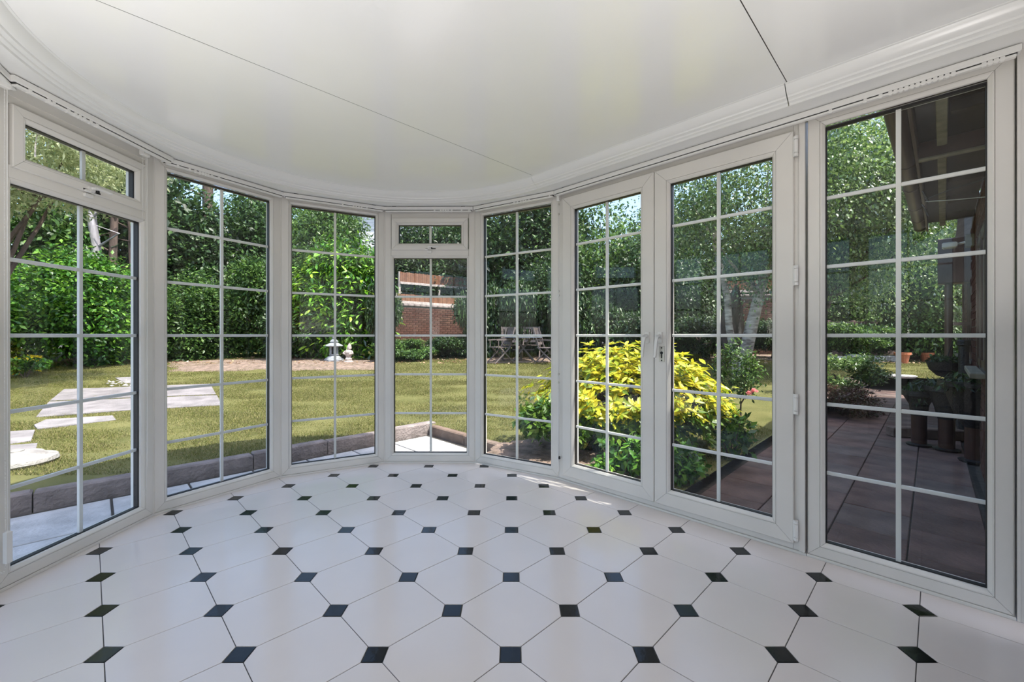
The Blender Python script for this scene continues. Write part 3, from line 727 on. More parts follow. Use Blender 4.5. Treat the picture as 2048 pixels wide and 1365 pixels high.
def plant(name, label, cat, x, y, cz, crown_mesh, lc, scale=(1, 1, 1), rz=0, trunk=(.1, .05), bark='bark', group=None, nb=6, lean=(0, 0), trunk_h=None):
    z = zg(x, y); r = thing(name, label, cat, (x, y, z), 0, group)
    o = link('foliage', crown_mesh, r, 'stuff', loc=(lean[0], lean[1], cz - z), rz=rz); o.scale = scale
    h = (trunk_h if trunk_h else cz - z)
    mb, pts = trunk_mb(h, trunk[0], trunk[1], lean, int(abs(x * 100)) % 977); mb.build('trunk', bark, r, smooth=True)
    ca, sa = math.cos(rz), math.sin(rz)
    for k in range(nb):
        p = lc[(k * 5) % len(lc)]; t = Vector(((p[0] * ca - p[1] * sa) * scale[0] + lean[0], (p[0] * sa + p[1] * ca) * scale[1] + lean[1], p[2] * scale[2] + cz - z))
        s = Vector(pts[min(len(pts) - 1, 3 + k % 4)]); m_ = s.lerp(t, .5) + Vector((0, 0, -.05 * (t - s).length))
        MB().tube([s, m_, t], [trunk[1] * .7, trunk[1] * .4, trunk[1] * .12], 6).build('branch', bark, r)
    return r
cA, lA = crown(26000, (2.3, 2.3, 2.6), .17, 'leaf_dark', 11, 46)
cB, lB = crown(26000, (2.4, 2.4, 2.4), .15, 'leaf_mid', 12, 40)
cC, lC = crown(24000, (1.5, 1.4, 1.7), .12, 'leaf_mid', 13, 36)
cD, lD = crown(30000, (1.7, 1.5, 1.9), .12, 'leaf_bright', 14, 44)
cE, lE = crown(16000, (1.2, 1.0, .55), .10, 'leaf_mid', 15, 26)
cF, lF = crown(30000, (2.6, 2.4, 2.3), .15, 'leaf_dark', 16, 34, lump_r=.27)
cG, lG = crown(14000, (1.1, .9, .5), .09, 'leaf_dark', 17, 22)
# tall trees behind the garden
tall = [(-15.5, 7.5, 3.4, 1.25, 'A'), (-15, 11.5, 3.2, 1.2, 'B'), (-13.8, 15.5, 4.0, 1.4, 'A'), (-10.5, 16.5, 3.4, 1.2, 'F'), (-11.2, 20.5, 5.6, 1.2, 'B'), (-4.4, 19.6, 3.9, .95, 'A'), (-2.4, 21, 4.6, 1.35, 'F'), (.6, 17.6, 4.0, 1.2, 'A'),
        (3.4, 16.8, 3.5, 1.15, 'B'), (6.6, 17.5, 3.2, 1.2, 'A'), (10.2, 18, 2.9, 1.2, 'F'), (14, 18.5, 2.9, 1.2, 'B'), (18.3, 17.8, 3.2, 1.2, 'A'), (23, 17, 4, 1.5, 'B'), (1.5, 14.6, 2.2, .72, 'F'), (5.0, 14.4, 2.3, .8, 'A')]
ML = {'A': (cA, lA), 'B': (cB, lB), 'F': (cF, lF)}
for k, (x, y, cz, s, t) in enumerate(tall):
    u = int(CX + F * x / y)
    where = 'far left' if u < 300 else 'behind the second window' if u < 545 else 'behind the laurel window' if u < 760 else 'behind the brick wall' if u < 950 else 'behind the garden table' if u < 1110 else 'behind the left door leaf' if u < 1300 else 'behind the right door leaf' if u < 1560 else 'behind the right window' if u < 1900 else 'beyond the house'
    lab = {'A': 'tall dense dark green tree ', 'B': 'tall mid green leafy tree ', 'F': 'tall clumpy dark tree '}[t] + where + (', set far back' if y > 17.4 else ', ' + ('fifth ', 'second ', 'third ', 'fourth ', 'sixth ')[k % 5] + 'clump from the left')
    plant('tree', lab, 'tree', x, y, cz, *ML[t], (s, s, s * 1.05), k * 1.3, (.2, .1), group='tall trees behind the garden')
# hedge wall at the left and back
for k, (x, y, cz, s, sz, lab) in enumerate([
        (-12.3, 8.4, 1.7, 1.05, 1.0, 'lush bright green shrub at the left edge of the lawn'), (-11.6, 10.9, 1.65, 1.1, .95, 'lush bright green shrub behind the pale path')]):
    plant('shrub', lab, 'shrub', x, y, cz, cD, lD, (s, s, sz), k * 2.1, (.07, .04))
for k, (x, y, cz, s, sz, lab) in enumerate([
        (-9.6, 13.0, 1.6, 1.0, .85, 'dark leafed shrub behind left part of second window'), (-7.7, 13.4, 1.9, 1.05, 1.1, 'mid green shrub behind middle of second window'),
        (-6.6, 14.6, 2.6, 1.0, 1.2, 'tall mid green shrub left of the laurel'), (-11.8, 13.4, 1.7, 1.1, 1.0, 'mid green shrub at the far left corner of the garden'),
        (-6.9, 16.2, 4.2, 1.15, 1.3, 'tall loose green shrub between laurel and the white house')]):
    plant('shrub', lab, 'shrub', x, y, cz, cC, lC, (s, s, sz), k * 1.7, (.07, .04))
# laurel with single large leaves
lau, ll = crown(8500, (1.6, .9, 2.0), .20, 'leaf_laurel', 21, 60, .27, .35, .36)
lr = plant('laurel_shrub', 'large glossy bright green laurel behind the stone lantern', 'shrub', -5.2, 12.95, 1.95, lau, ll, (1, 1, 1), 0, (.08, .05), nb=8)
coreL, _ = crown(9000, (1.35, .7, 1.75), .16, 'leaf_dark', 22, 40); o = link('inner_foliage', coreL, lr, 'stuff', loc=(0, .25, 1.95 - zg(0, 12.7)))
def single_leaves(parent, n, rad, off, ls, m, seed, aspect=.36, droop=.5):
    rs = np.random.RandomState(seed); mes = []
    for k in range(6):
        a = aspect * rs.uniform(.85, 1.15); c = rs.uniform(.05, .22); vs = []; st = [(0, .0), (.25, .8), (.55, 1.0), (.82, .62), (1, 0)]
        for t, w_ in st: z = -c * t * t; vs += [(t, -w_ * a / 2, z + .05 * w_), (t, 0, z), (t, w_ * a / 2, z + .05 * w_)]
        fs = []
        for i in range(4): fs += [(i * 3, i * 3 + 3, i * 3 + 4, i * 3 + 1), (i * 3 + 1, i * 3 + 4, i * 3 + 5, i * 3 + 2)]
        mes.append(MB().add(vs, fs).mesh('leaf', m))
    for k in range(n):
        d = rs.randn(3); d[1] = -abs(d[1]); d[2] = d[2] * .9 + .1; d /= np.linalg.norm(d)
        p = d * np.array(rad) * rs.uniform(.88, 1.04) + np.array(off)
        az = math.atan2(d[1], d[0]) + rs.uniform(-1.2, 1.2)
        o = link('leaf', mes[k % 6], parent, loc=tuple(p)); s = ls * rs.uniform(.7, 1.25); o.scale = (s, s, s)
        o.rotation_euler = (rs.uniform(-.5, .5), rs.uniform(0, .9) * droop * 1.5, az)
M['leaf_laurel_single'] = rnd_mat('leaf_laurel_single', [(.08, .22, .015), (.18, .40, .03), (.40, .58, .06), (.24, .46, .10)], .22, use='object', trans=.25, spec=.8)
M['leaf_gold_single'] = rnd_mat('leaf_gold_single', [(.38, .44, .02), (.60, .60, .04), (.78, .70, .08), (.46, .52, .04)], .35, use='object', trans=.3, spec=.5)
single_leaves(lr, 240, (1.65, .95, 2.0), (0, 0, 1.95 - zg(0, 12.7)), .24, 'leaf_laurel_single', 3)
# golden shrub (mexican orange type) outside the door
def choisya():
    bx, by = 1.16, 4.12; z = zg(bx, by) - .04
    r = thing('golden_shrub', 'golden yellow leafed shrub just outside the double door', 'shrub', (bx, by, z))
    rs = np.random.RandomState(31); Cn = []; Dn = []; Nn = []; Ln = []; up = []
    rosettes = []
    for k in range(1150):
        d = rs.randn(3); d[2] = abs(d[2]) * 1.15 - .45; d /= np.linalg.norm(d)
        if d[2] < -.35: continue
        rr = rs.uniform(.72, 1.0) * (1 + .10 * math.sin(5 * math.atan2(d[1], d[0])) + .06 * math.sin(9 * d[2]))
        p = d * np.array([.98, .62, .62]) * rr + np.array([0, 0, .42]); 
        if p[2] < .0: continue
        if p[0] > .2: p[2] -= (p[0] - .2) * .10
        rosettes.append((p, d))
    for (p, d) in rosettes:
        n = rs.randint(8, 12); ax = d + np.array([0, 0, .9]); ax /= np.linalg.norm(ax)
        for i in range(n):
            t = 2 * math.pi * i / n + rs.rand(); b = np.cross(ax, [1, .2, 0]); b /= np.linalg.norm(b); c = np.cross(ax, b)
            dv = b * math.cos(t) + c * math.sin(t) + ax * rs.uniform(-.1, .5); L = rs.uniform(.055, .10)
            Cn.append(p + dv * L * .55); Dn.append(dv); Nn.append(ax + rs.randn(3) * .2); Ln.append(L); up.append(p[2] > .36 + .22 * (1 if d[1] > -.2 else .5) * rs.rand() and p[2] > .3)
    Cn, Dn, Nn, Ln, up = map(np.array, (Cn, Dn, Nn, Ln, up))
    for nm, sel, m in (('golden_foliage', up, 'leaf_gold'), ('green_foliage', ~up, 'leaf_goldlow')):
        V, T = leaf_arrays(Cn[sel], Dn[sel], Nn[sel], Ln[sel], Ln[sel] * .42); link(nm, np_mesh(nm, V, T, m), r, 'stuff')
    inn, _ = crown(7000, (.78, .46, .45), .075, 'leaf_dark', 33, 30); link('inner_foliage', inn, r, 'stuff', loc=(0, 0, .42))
    for k in range(14):
        a = k * .9; t = (math.cos(a) * .6, math.sin(a) * .38, .62 + .15 * math.sin(k)); MB().tube([(math.cos(a) * .05, math.sin(a) * .05, -.05), (t[0] * .5, t[1] * .5, .3), t], [.014, .010, .004], 6).build('stem', 'bark', r)
    single_leaves(r, 130, (.96, .60, .62), (0, 0, .46), .085, 'leaf_gold_single', 8, .45)
    return r
choisya()
# low green growth in front of it
def herb(name, label, x, y, h, rad, n, ls, m, seed, cat='plant', stems=5, aspect=.55):
    z = zg(x, y); r = thing(name, label, cat, (x, y, z))
    c, l = crown(n, (rad, rad * .8, h / 2), ls, m, seed, 12, .4, .1, aspect); link('foliage', c, r, 'stuff', loc=(0, 0, h * .52))
    for k in range(stems):
        a = k * 2.4; MB().tube([(0, 0, -.03), (math.cos(a) * rad * .35, math.sin(a) * rad * .35, h * .4), (math.cos(a) * rad * .6, math.sin(a) * rad * .6, h * .75)], [.006, .005, .002], 5).build('stem', 'bark', r)
    return r
herb('leafy_plant', 'bright green leafy plant low against the left door leaf', .83, 3.18, .34, .26, 700, .085, 'leaf_bright', 41)
herb('leafy_plant', 'green leafy plant low behind the meeting of the door leaves', 1.22, 3.20, .32, .26, 700, .08, 'leaf_bright', 42)
herb('leafy_plant', 'dark green clump beside the narrow window', .44, 3.82, .62, .40, 3200, .075, 'leaf_goldlow', 43, stems=8)
herb('leafy_plant', 'leafy stems right of the golden shrub', 1.95, 3.75, .5, .25, 420, .075, 'leaf_bright', 44)
herb('leafy_plant', 'broad leafed sprig behind the right door leaf', 2.35, 6.2, .75, .30, 350, .10, 'leaf_mid', 45)
herb('yellow_flower_clump', 'yellow flowering clump at the left edge of the lawn', -10.9, 9.35, .55, .42, 900, .08, 'petal_yellow', 46, 'flowers')
herb('leafy_plant', 'pale green weeds before the left hedge', -10.4, 8.9, .5, .4, 700, .10, 'leaf_bright', 47)
# rose with two blooms
rx, ry = X(1484, 5.6), 5.6
rb, _l = crown(1900, (.36, .3, .48), .055, 'leaf_mid', 51, 22, .3)
rr_ = plant('rose_bush', 'thin rose bush with pink blooms behind the right door leaf', 'rose', rx, ry, .55, rb, _l, (1, 1, 1), 0, (.012, .006), nb=8)
def bloom(parent, p, s, seed):
    rs = np.random.RandomState(seed); n = 26; d = rs.randn(n, 3); d[:, 2] = np.abs(d[:, 2]); d /= np.linalg.norm(d, axis=1, keepdims=True)
    V, T = leaf_arrays(d * s * .6, d + rs.randn(n, 3) * .4, rs.randn(n, 3), np.full(n, s), np.full(n, s * .9)); link('bloom', np_mesh('bloom', V, T, 'petal_pink'), parent, loc=p)
bloom(rr_, (-.02, -.32, Z(783, 5.3) - zg(rx, ry)), .045, 1); bloom(rr_, (-.075, -.30, Z(788, 5.3) - zg(rx, ry)), .04, 2)
# birch with hanging twigs
bc, bl_ = crown(52000, (3.2, 2.4, 2.35), .075, 'leaf_birch', 61, 70, .24, .8, .6, vert=True)
bt_ = plant('birch_tree', 'birch with pale trunk and hanging small leaves behind the right door leaf', 'tree', X(1478, 9.4), 9.4, 4.5, bc, bl_, (1, 1, 1), 0, (.15, .06), 'birch', nb=12, lean=(.9, -.2))
mb, pts = trunk_mb(4.2, .09, .04, (-.75, -.1), 9); mb.build('trunk', 'birch', bt_, smooth=True)
o = bt_
# gnarled old trunk
g_ = thing('tree_stump', 'short gnarled brown trunk beside the birch', 'tree', (X(1466, 10.6), 10.6, zg(0, 10.6)))
MB().tube([(0, 0, -.1), (.04, 0, .5), (-.05, 0, 1.0), (.05, .05, 1.6), (.15, .1, 2.1)], [.34, .26, .32, .20, .05], 12).build('trunk', 'bark', g_, smooth=True)
for k in range(5): a = k * 1.3; MB().tube([(0, 0, .5 + .25 * k), (.25 * math.cos(a), -.1, .65 + .25 * k)], [.09, .03], 7).build('knot', 'bark', g_)
# second hanging crown over the right window
bc2, bl2 = crown(40000, (2.6, 2.0, 2.2), .07, 'leaf_birch', 62, 60, .24, .8, .6, vert=True)
plant('birch_tree', 'second birch with hanging leafy branches behind the right window', 'tree', X(1603, 10.2), 10.2, 4.3, bc2, bl2, (1.05, 1, 1.1), .5, (.10, .05), 'bark', nb=10, lean=(.9, -.8))
# conifer-like pale tree at top left with bare twigs
pc, pl_ = crown(17000, (2.4, 1.8, 1.15), .13, 'leaf_pale', 63, 60, .2, .3, .3)
pt = plant('pine_tree', 'tree with pale needled boughs and bare twigs above the left window', 'tree', -9.2, 7.4, 4.35, pc, pl_, (1, 1, 1), 0, (.16, .07), 'bark', nb=10)
for k in range(26):
    a = random.uniform(0, 6.28); b = Vector((random.uniform(-1.6, 1.9), random.uniform(-1.6, -.6), 4.3 - zg(0, 7.4) + random.uniform(-.9, .5)))
    pts = [b]; d = Vector((math.cos(a), 0, math.sin(a))).normalized() * .16
    for i in range(6): pts.append(pts[-1] + d); d.rotate(Matrix.Rotation(random.uniform(.1, .5), 3, 'Y'))
    MB().tube(pts, [.011, .010, .009, .008, .006, .005, .003], 5).build('twig', 'birch', pt)
# bare trunks at left
for (u, v0, v1, y, r0, bk, lab) in ((192, 500, 400, 12.2, .13, 'greybark', 'grey dead trunk showing above the left shrubs'), (228, 640, 420, 12.6, .12, 'bark', 'straight brown trunk behind the left window'), (268, 660, 430, 12.9, .10, 'bark', 'thin brown trunk at right of the left window'), (418, 560, 330, 18.4, .26, 'bark', 'thick dark trunk high behind the second window')):
    x = X(u, y); t = thing('dead_tree', lab, 'tree trunk', (x, y, zg(x, y))); mb, pts = trunk_mb(Z(v1, y) - zg(x, y) + 1.2, r0, r0 * .7, (random.uniform(-.2, .2), 0), int(u)); mb.build('trunk', bk, t, smooth=True)
    for k in range(4): p = Vector(pts[3 + k]); MB().tube([p, p + Vector((random.uniform(-.8, .8), -.1, .4)), p + Vector((random.uniform(-1.2, 1.2), -.2, .6))], [r0 * .3, r0 * .2, .01], 6).build('branch', bk, t)
# back border at the right
for k, (u, y, cz, s, sz, lab, cr) in enumerate([
        (1838, 12.6, 2.3, 1.0, 1.25, 'layered pale green maple behind the terracotta pots', 'C'), (1760, 12.9, .95, .9, .8, 'low green shrub behind the stone edging', 'E'), (1690, 12.6, .95, .9, .9, 'low green shrub left of the stone edging', 'E'),
        (1870, 12.2, .85, .9, .8, 'low shrub behind the terracotta pots near the house', 'G'), (1660, 16.2, 2.6, 1.2, 1.1, 'mid green tree crown behind the grey fence', 'C'), (1545, 12.6, 1.1, .9, 1.0, 'dark shrub at the foot of the brick wall, right door leaf', 'G'),
        (1400, 12.2, 1.0, 1.1, 1.3, 'dark shrub between the birch and the golden shrub', 'G'), (1260, 12.6, 1.1, 1.2, 1.6, 'dark green shrub behind the top of the golden shrub', 'G'), (1140, 13.2, 1.4, 1.2, 2.2, 'dark green shrub right of the garden table', 'G'),
        (1040, 13.4, 1.5, 1.1, 2.4, 'dark green shrub behind the garden table', 'G'), (962, 13.4, 1.5, .9, 2.4, 'dark green shrub left of the garden table', 'G'), (915, 13.2, .7, .9, .8, 'low dark shrub at the foot of the brick wall, right half', 'G'),
        (810, 12.3, .62, .8, .6, 'low green weeds at the foot of the brick wall, left half', 'E'), (765, 12.5, 1.5, .6, 2.3, 'narrow dark shrub between laurel and brick wall', 'G'), (590, 12.9, 1.1, 1.2, 1.3, 'low dark shrub left of the stone lantern', 'G')]):
    c_, l_ = {'C': (cC, lC), 'E': (cE, lE), 'G': (cG, lG)}[cr]
    plant('shrub', lab, 'shrub', X(u, y), y, cz, c_, l_, (s, s, sz), k * 1.1, (.05, .03), nb=4)
lc1, ll1 = crown(9000, (.85, .6, .42), .06, 'leaf_birch', 71, 26, .3, 0, .4, flat=.5)
plant('shrub', 'low spreading border shrub behind left part of right window', 'shrub', X(1668, 6.9), 6.9, .42, lc1, ll1, (1, 1, 1), 0, (.03, .02), nb=5)
lc2, ll2 = crown(7000, (.8, .55, .28), .05, 'leaf_purple', 72, 22, .3, 0, .4, flat=.5)
plant('shrub', 'brownish low shrub at the edge of the brown paving', 'shrub', X(1690, 6.3), 6.3, .10, lc2, ll2, (1, 1, 1), 0, (.03, .02), nb=5)
V, T = [], []
rs = np.random.RandomState(5); n = 1600
uu = rs.uniform(330, 1900, n); yy = rs.uniform(11.3, 13.2, n); xx = (uu - CX) / F * yy; 
C_ = np.stack([xx, yy, -.05 + .05 * np.clip(yy - 5, 0, 9) + .03], 1); dd = rs.randn(n, 3); dd[:, 2] *= .3; nn = rs.randn(n, 3) * .3; nn[:, 2] += 1
V, T = leaf_arrays(C_, dd, nn, rs.uniform(.05, .1, n), rs.uniform(.03, .06, n)); link('fallen_leaves', np_mesh('fallen_leaves', V, T, 'leaf_dry'), None, 'stuff', 'dry fallen leaves along the back of the garden', 'leaves')
g1 = blades(420000, -9, 3, 3.3, 8.5, .008, .022, 2, .003); g2 = blades(260000, -13, 12, 8, 13, .012, .03, 3, .004)
gr = struct('grass', label='short blades of the lawn'); gr['kind'] = 'stuff'; gr['category'] = 'grass'
link('near_blades', g1, gr, 'stuff'); link('far_blades', g2, gr, 'stuff')

# ------------------------------------------------------------------ garden furniture and ornaments
def lantern():
    y = 12.05; x = X(668, y); z = zg(x, y); s = .80 / .80
    r = thing('stone_lantern', 'grey stone pagoda lantern in front of the laurel', 'lantern', (x, y, z))
    MB().lathe([(.20, -.02), (.23, .04), (.20, .12), (.12, .17), (.10, .18)], 12).build('base', 'stone', r)
    for k in range(6): a = k * math.pi / 3 + .3; MB().lathe([(.02, 0), (.07, .01), (.075, .06), (.04, .1), (.01, .11)], 8, (.19 * math.cos(a), .19 * math.sin(a))).build('foot', 'stone', r)
    MB().lathe([(.125, .18), (.14, .20), (.11, .215)], 12).build('platform', 'stone', r)
    for k in range(6): a = k * math.pi / 3; MB().box(-.02, .02, -.02, .02, .21, .42, T=lambda p, q, w_: (.10 * math.cos(a) + p, .10 * math.sin(a) + q, w_)).build('pillar', 'stone', r)
    MB().lathe([(.05, .21), (.05, .42)], 8).build('light_box_core', 'dark', r)
    MB().lathe([(.14, .42), (.27, .45), (.25, .475), (.15, .52), (.10, .55), (.06, .56)], 6).build('roof', 'stone', r)
    MB().lathe([(.05, .55), (.13, .57), (.09, .62), (.04, .65)], 6).build('upper_roof', 'stone', r)
    MB().lathe([(.03, .64), (.055, .67), (.05, .71), (.015, .76), (.002, .78)], 10).build('finial', 'stone', r)
lantern()
y = 11.75; x = X(697, y); r = thing('garden_statue', 'small pale stone figure right of the stone lantern', 'statue', (x, y, zg(x, y)))
MB().lathe([(.12, -.01), (.13, .03), (.10, .06)], 12).build('plinth', 'pinkstone', r)
MB().lathe([(.085, .05), (.10, .10), (.065, .16), (.09, .22), (.115, .29), (.09, .34), (.045, .37)], 12).build('body', 'pinkstone', r)
for s in (-1, 1): MB().tube([(s * .09, 0, .32), (s * .13, -.03, .26), (s * .05, -.09, .24)], [.03, .03, .025], 7).build('arm', 'pinkstone', r)
MB().lathe([(.03, .36), (.06, .39), (.065, .43), (.045, .47)], 12, (.02, 0)).build('head', 'pinkstone', r)
MB().lathe([(.06, .455), (.045, .49), (.02, .53), (.01, .55)], 10, (.025, 0)).build('pointed_hat', 'pinkstone', r)
def garden_chair(x, y, rz, lab):
    r = thing('garden_chair', lab, 'chair', (x, y, zg(x, y)), rz)
    def bar(nm, a, b, w_=.022):
        a = Vector(a); b = Vector(b); MB().tube([a, b], w_, 4).build(nm, 'wood', r)
    for s in (-.26, .26):
        bar('leg', (s, -.28, 0), (s, .2, .46)); bar('leg', (s, .30, 0), (s, -.12, .44)); bar('armrest', (s * 1.05, -.24, .64), (s * 1.05, .22, .66)); bar('arm_post', (s * 1.05, -.18, .42), (s * 1.05, -.18, .64), .016)
        bar('back_post', (s * .93, .16, .40), (s * .93, .34, 1.0))
    for k in range(6): MB().box(-.26, .26, -.24 + .08 * k, -.18 + .08 * k, .43, .45).build('seat_slat', 'wood', r)
    for z in (.56, .96): MB().box(-.25, .25, .18 + (z - .4) * .3, .205 + (z - .4) * .3, z - .035, z + .035).build('back_rail', 'wood', r)
    for k in range(7): xx = -.2 + k * .066; MB().box(xx - .015, xx + .015, .19, .21, .58, .93, T=lambda a, b, c: (a, b + (c - .4) * .3, c)).build('back_slat', 'wood', r)
garden_chair(X(1000, 11.7), 11.7, R(-62), 'weathered wooden chair at the left of the garden table')
garden_chair(X(1095, 11.5), 11.5, R(68), 'weathered wooden chair at the right of the garden table')
garden_chair(X(1022, 12.3), 12.35, R(8), 'weathered wooden chair behind the garden table, left one')
garden_chair(X(1062, 12.4), 12.45, R(-6), 'weathered wooden chair behind the garden table, right one')
x, y = X(1047, 11.75), 11.75; r = thing('garden_table', 'round blue grey topped garden table among wooden chairs', 'table', (x, y, zg(x, y)))
MB().lathe([(.50, .70), (.53, .705), (.53, .725), (.51, .73)], 28).build('table_top', 'bluecloth', r)
for s in (-1, 1):
    MB().tube([(s * .35, 0, 0), (-s * .25, 0, .70)], .026, 4).build('leg', 'wood', r); MB().tube([(s * .3, .25, 0), (-s * .22, .2, .70)], .026, 4).build('leg', 'wood', r)
MB().tube([(-.3, .12, .36), (.3, .12, .36)], .02, 4).build('stretcher', 'wood', r)
# terracotta pots
def pot(u, v, y, s, lab):
    x = X(u, y); r = thing('terracotta_pot', lab, 'pot', (x, y, zg(x, y)))
    MB().lathe([(.11 * s, 0), (.155 * s, .23 * s), (.185 * s, .235 * s), (.185 * s, .30 * s), (.165 * s, .30 * s), (.15 * s, .22 * s), (.02, .21 * s)], 18).build('bowl', 'terra', r)
    MB().lathe([(.16 * s, .24 * s), (.005, .26 * s)], 14).build('compost', 'soil', r)
pot(1805, 734, 11.6, 1.0, 'terracotta pot on the lawn edge, left of the two')
pot(1853, 728, 11.9, .9, 'terracotta pot among leaves, right of the two')
se = struct('stone_edging', label='rough stone edging of the raised bed behind the lawn')
for k, u in enumerate((1655, 1680, 1705, 1728, 1752, 1776)):
    y = 12.0; MB().cbox(-.155, .155, -.1, .1, -.05, random.uniform(.14, .24), .025).build('edging_stone', 'stone', se, loc=(X(u, y), y, zg(0, y)))
yc = G(752); pd = struct('stepping_stone', (X(1795, yc), yc, zg(0, yc)), label='flat round stone in the far lawn'); MB().lathe([(.3, -.03), (.33, .008), (.30, .018), (.01, .02)], 14).build('stone_disc', 'slab', pd)

# boundary: grey board fence at the right back, brick wall and orange fences behind
def board_fence(name, lab, u0, y0, u1, y1, z0, z1, n, m, horiz=False, rail='wood', thick=.02):
    a = Vector((X(u0, y0), y0)); b = Vector((X(u1, y1), y1)); d = b - a; L = d.length; th = math.atan2(d.y, d.x)
    r = thing(name, lab, 'fence', (a.x, a.y, 0), th); s = L / n
    if horiz:
        rows = horiz; hh = (z1 - z0) / rows
        for i in range(rows):
            for k in range(n): MB().cbox(k * s + .01, (k + 1) * s - .01, -.012 * (i % 2), thick, z0 + i * hh + .006, z0 + (i + 1) * hh - .004, .003).build('board', m, r)
        for k in range(n + 1): MB().cbox(k * s - .05, k * s + .05, .025, .12, z0 - .4, z1 + .04, .005).build('post', m, r)
    else:
        for k in range(n): MB().cbox(k * s + .003, (k + 1) * s - .003, -.008 * (k % 2), thick, z0, z1 + random.uniform(-.01, .01), .002).build('board', m, r)
        MB().cbox(0, L, -.04, -.012, z0 - .02, z0 + .07, .003).build('rail', rail, r)
        for k in (0, n // 2, n): MB().cbox(k * s - .04, k * s + .04, .025, .10, z0 - 1.5, z1 + .02, .004).build('post', rail, r)
    return r
board_fence('board_fence', 'low weathered board fence behind the right border', 1660, 14.2, 1960, 13.6, .4, Z(643, 13.9), 6, 'greyfence', horiz=6)
board_fence('board_fence', 'orange board fence standing on top of the brick wall', 795, 14.0, 945, 16.5, 2.16, 2.46, 34, 'fence', rail='pinkstone')
board_fence('board_fence', 'higher orange board fence of the neighbour far behind the brick wall', 800, 16.4, 950, 18.6, 3.1, 3.55, 40, 'fence', rail='pinkstone')
board_fence('board_fence', 'orange board fence above the brick wall at the right door leaf', 1455, 15.0, 1640, 14.3, 2.6, 3.0, 30, 'fence', rail='pinkstone')
def garden_wall(u0, y0, u1, y1, h, lab):
    a = Vector((X(u0, y0), y0)); b = Vector((X(u1, y1), y1)); d = (b - a).normalized(); L = (b - a).length; nn = Vector((d.y, -d.x))
    if nn.y > 0: nn = -nn
    r = struct('garden_wall', label=lab); z0 = zg(*a) - .1
    q = [a, b, b - nn * .2, a - nn * .2]
    q = [tuple(v) for v in q]; ar = sum(q[i][0] * q[(i + 1) % 4][1] - q[(i + 1) % 4][0] * q[i][1] for i in range(4)); q = q if ar > 0 else q[::-1]
    MB().prism(q, z0, h).build('wall_core', 'mortar', r)
    brick_wall(r, a, b, z0, h, tuple(nn), 300)
    n = int(L / .23)
    for k in range(n):
        c = a + d * ((k + .5) * L / n) - nn * .09; MB().cbox(-L / n / 2 + .004, L / n / 2 - .004, -.14, .14, h, h + .08, .02).build('coping_brick', 'kerb', r, loc=(c.x, c.y, 0), rz=math.atan2(d.y, d.x))
garden_wall(776, 13.75, 955, 16.4, 2.05, 'red brick garden wall behind the middle window')
garden_wall(1455, 14.7, 1640, 14.0, 2.4, 'red brick garden wall behind the right door leaf')

# far house behind the laurel
hx, hy = -7.0, 24.0; fh = thing('far_house', 'white boarded house half hidden by trees above the laurel', 'house', (hx, hy, 0), R(8))
MB().box(-4, 3.2, 0, 5, 0, 8.4).build('wall', 'render', fh)
for k in range(26): MB().cbox(-4.02, 3.22, -.05, -.005, 3.7 + k * .18, 3.7 + k * .18 + .168, .004).build('siding_board', 'siding', fh)
for x_ in (-2.6, .2, 2.0):
    wn = MB().cbox(x_ - .5, x_ + .5, -.09, -.051, 5.0, 6.3, .01).build('window', 'upvc_clean', fh); MB().box(x_ - .42, x_ + .42, -.1, -.088, 5.08, 6.22).build('pane', 'pane', wn)
MB().add([(-4.4, -.5, 8.35), (3.6, -.5, 8.35), (3.6, 2.5, 10.4), (-4.4, 2.5, 10.4), (3.6, 5.5, 8.35), (-4.4, 5.5, 8.35)], [(0, 1, 2, 3), (3, 2, 4, 5), (0, 3, 5), (1, 4, 2), (0, 5, 4, 1)]).build('roof', 'roof', fh)

# ------------------------------------------------------------------ the house on the right
TH = ang; UD = Vector((math.cos(TH), math.sin(TH)))
def hp(y): return (WC + 1.0276 * y, y)                       # point on the wall line
o0 = Vector(hp(0)); nw = Vector((-UD.y, UD.x))               # nw points out of the house, to the garden
def tl(y): return (Vector(hp(y)) - o0).dot(UD)
hw = struct('wall_right', (o0.x, o0.y, 0), TH, 'red brick house wall at the right with dark windows')
t0, t1 = tl(1.75), tl(7.6)
MB().box(t0, t1, -.25, -.0, -.2, 2.45).build('wall_core', 'mortar', hw)
wins = [(tl(3.35), tl(4.15)), (tl(5.1), tl(5.9)), (tl(6.6), tl(7.2))]
def skip(t, z): return any(a - .02 < t + t0b < b + .02 for a, b in wins) and .72 < z < 2.0
t0b = tl(2.6)
sp = []
for r_ in range(34):
    for c in range(40):
        t = t0b + (c + .5) * .2253 - (.11 if r_ % 2 else 0); z = -.2 + (r_ + .5) * .075
        if t > t1 - .1 or (any(a - .1 < t < b + .1 for a, b in wins) and .70 < z < 2.03): continue
        sp.append((t, random.uniform(-.003, .003), z))
sp.sort(key=lambda s: s[0])
for s in sp[:290]: link('brick', brickm, hw, loc=s)
mb = MB()
for s in sp[290:]: mb.box(s[0] - .105, s[0] + .105, -.0125, .0125, s[2] - .032, s[2] + .032)
mb.build('bricks', 'brick', hw, kind='stuff')
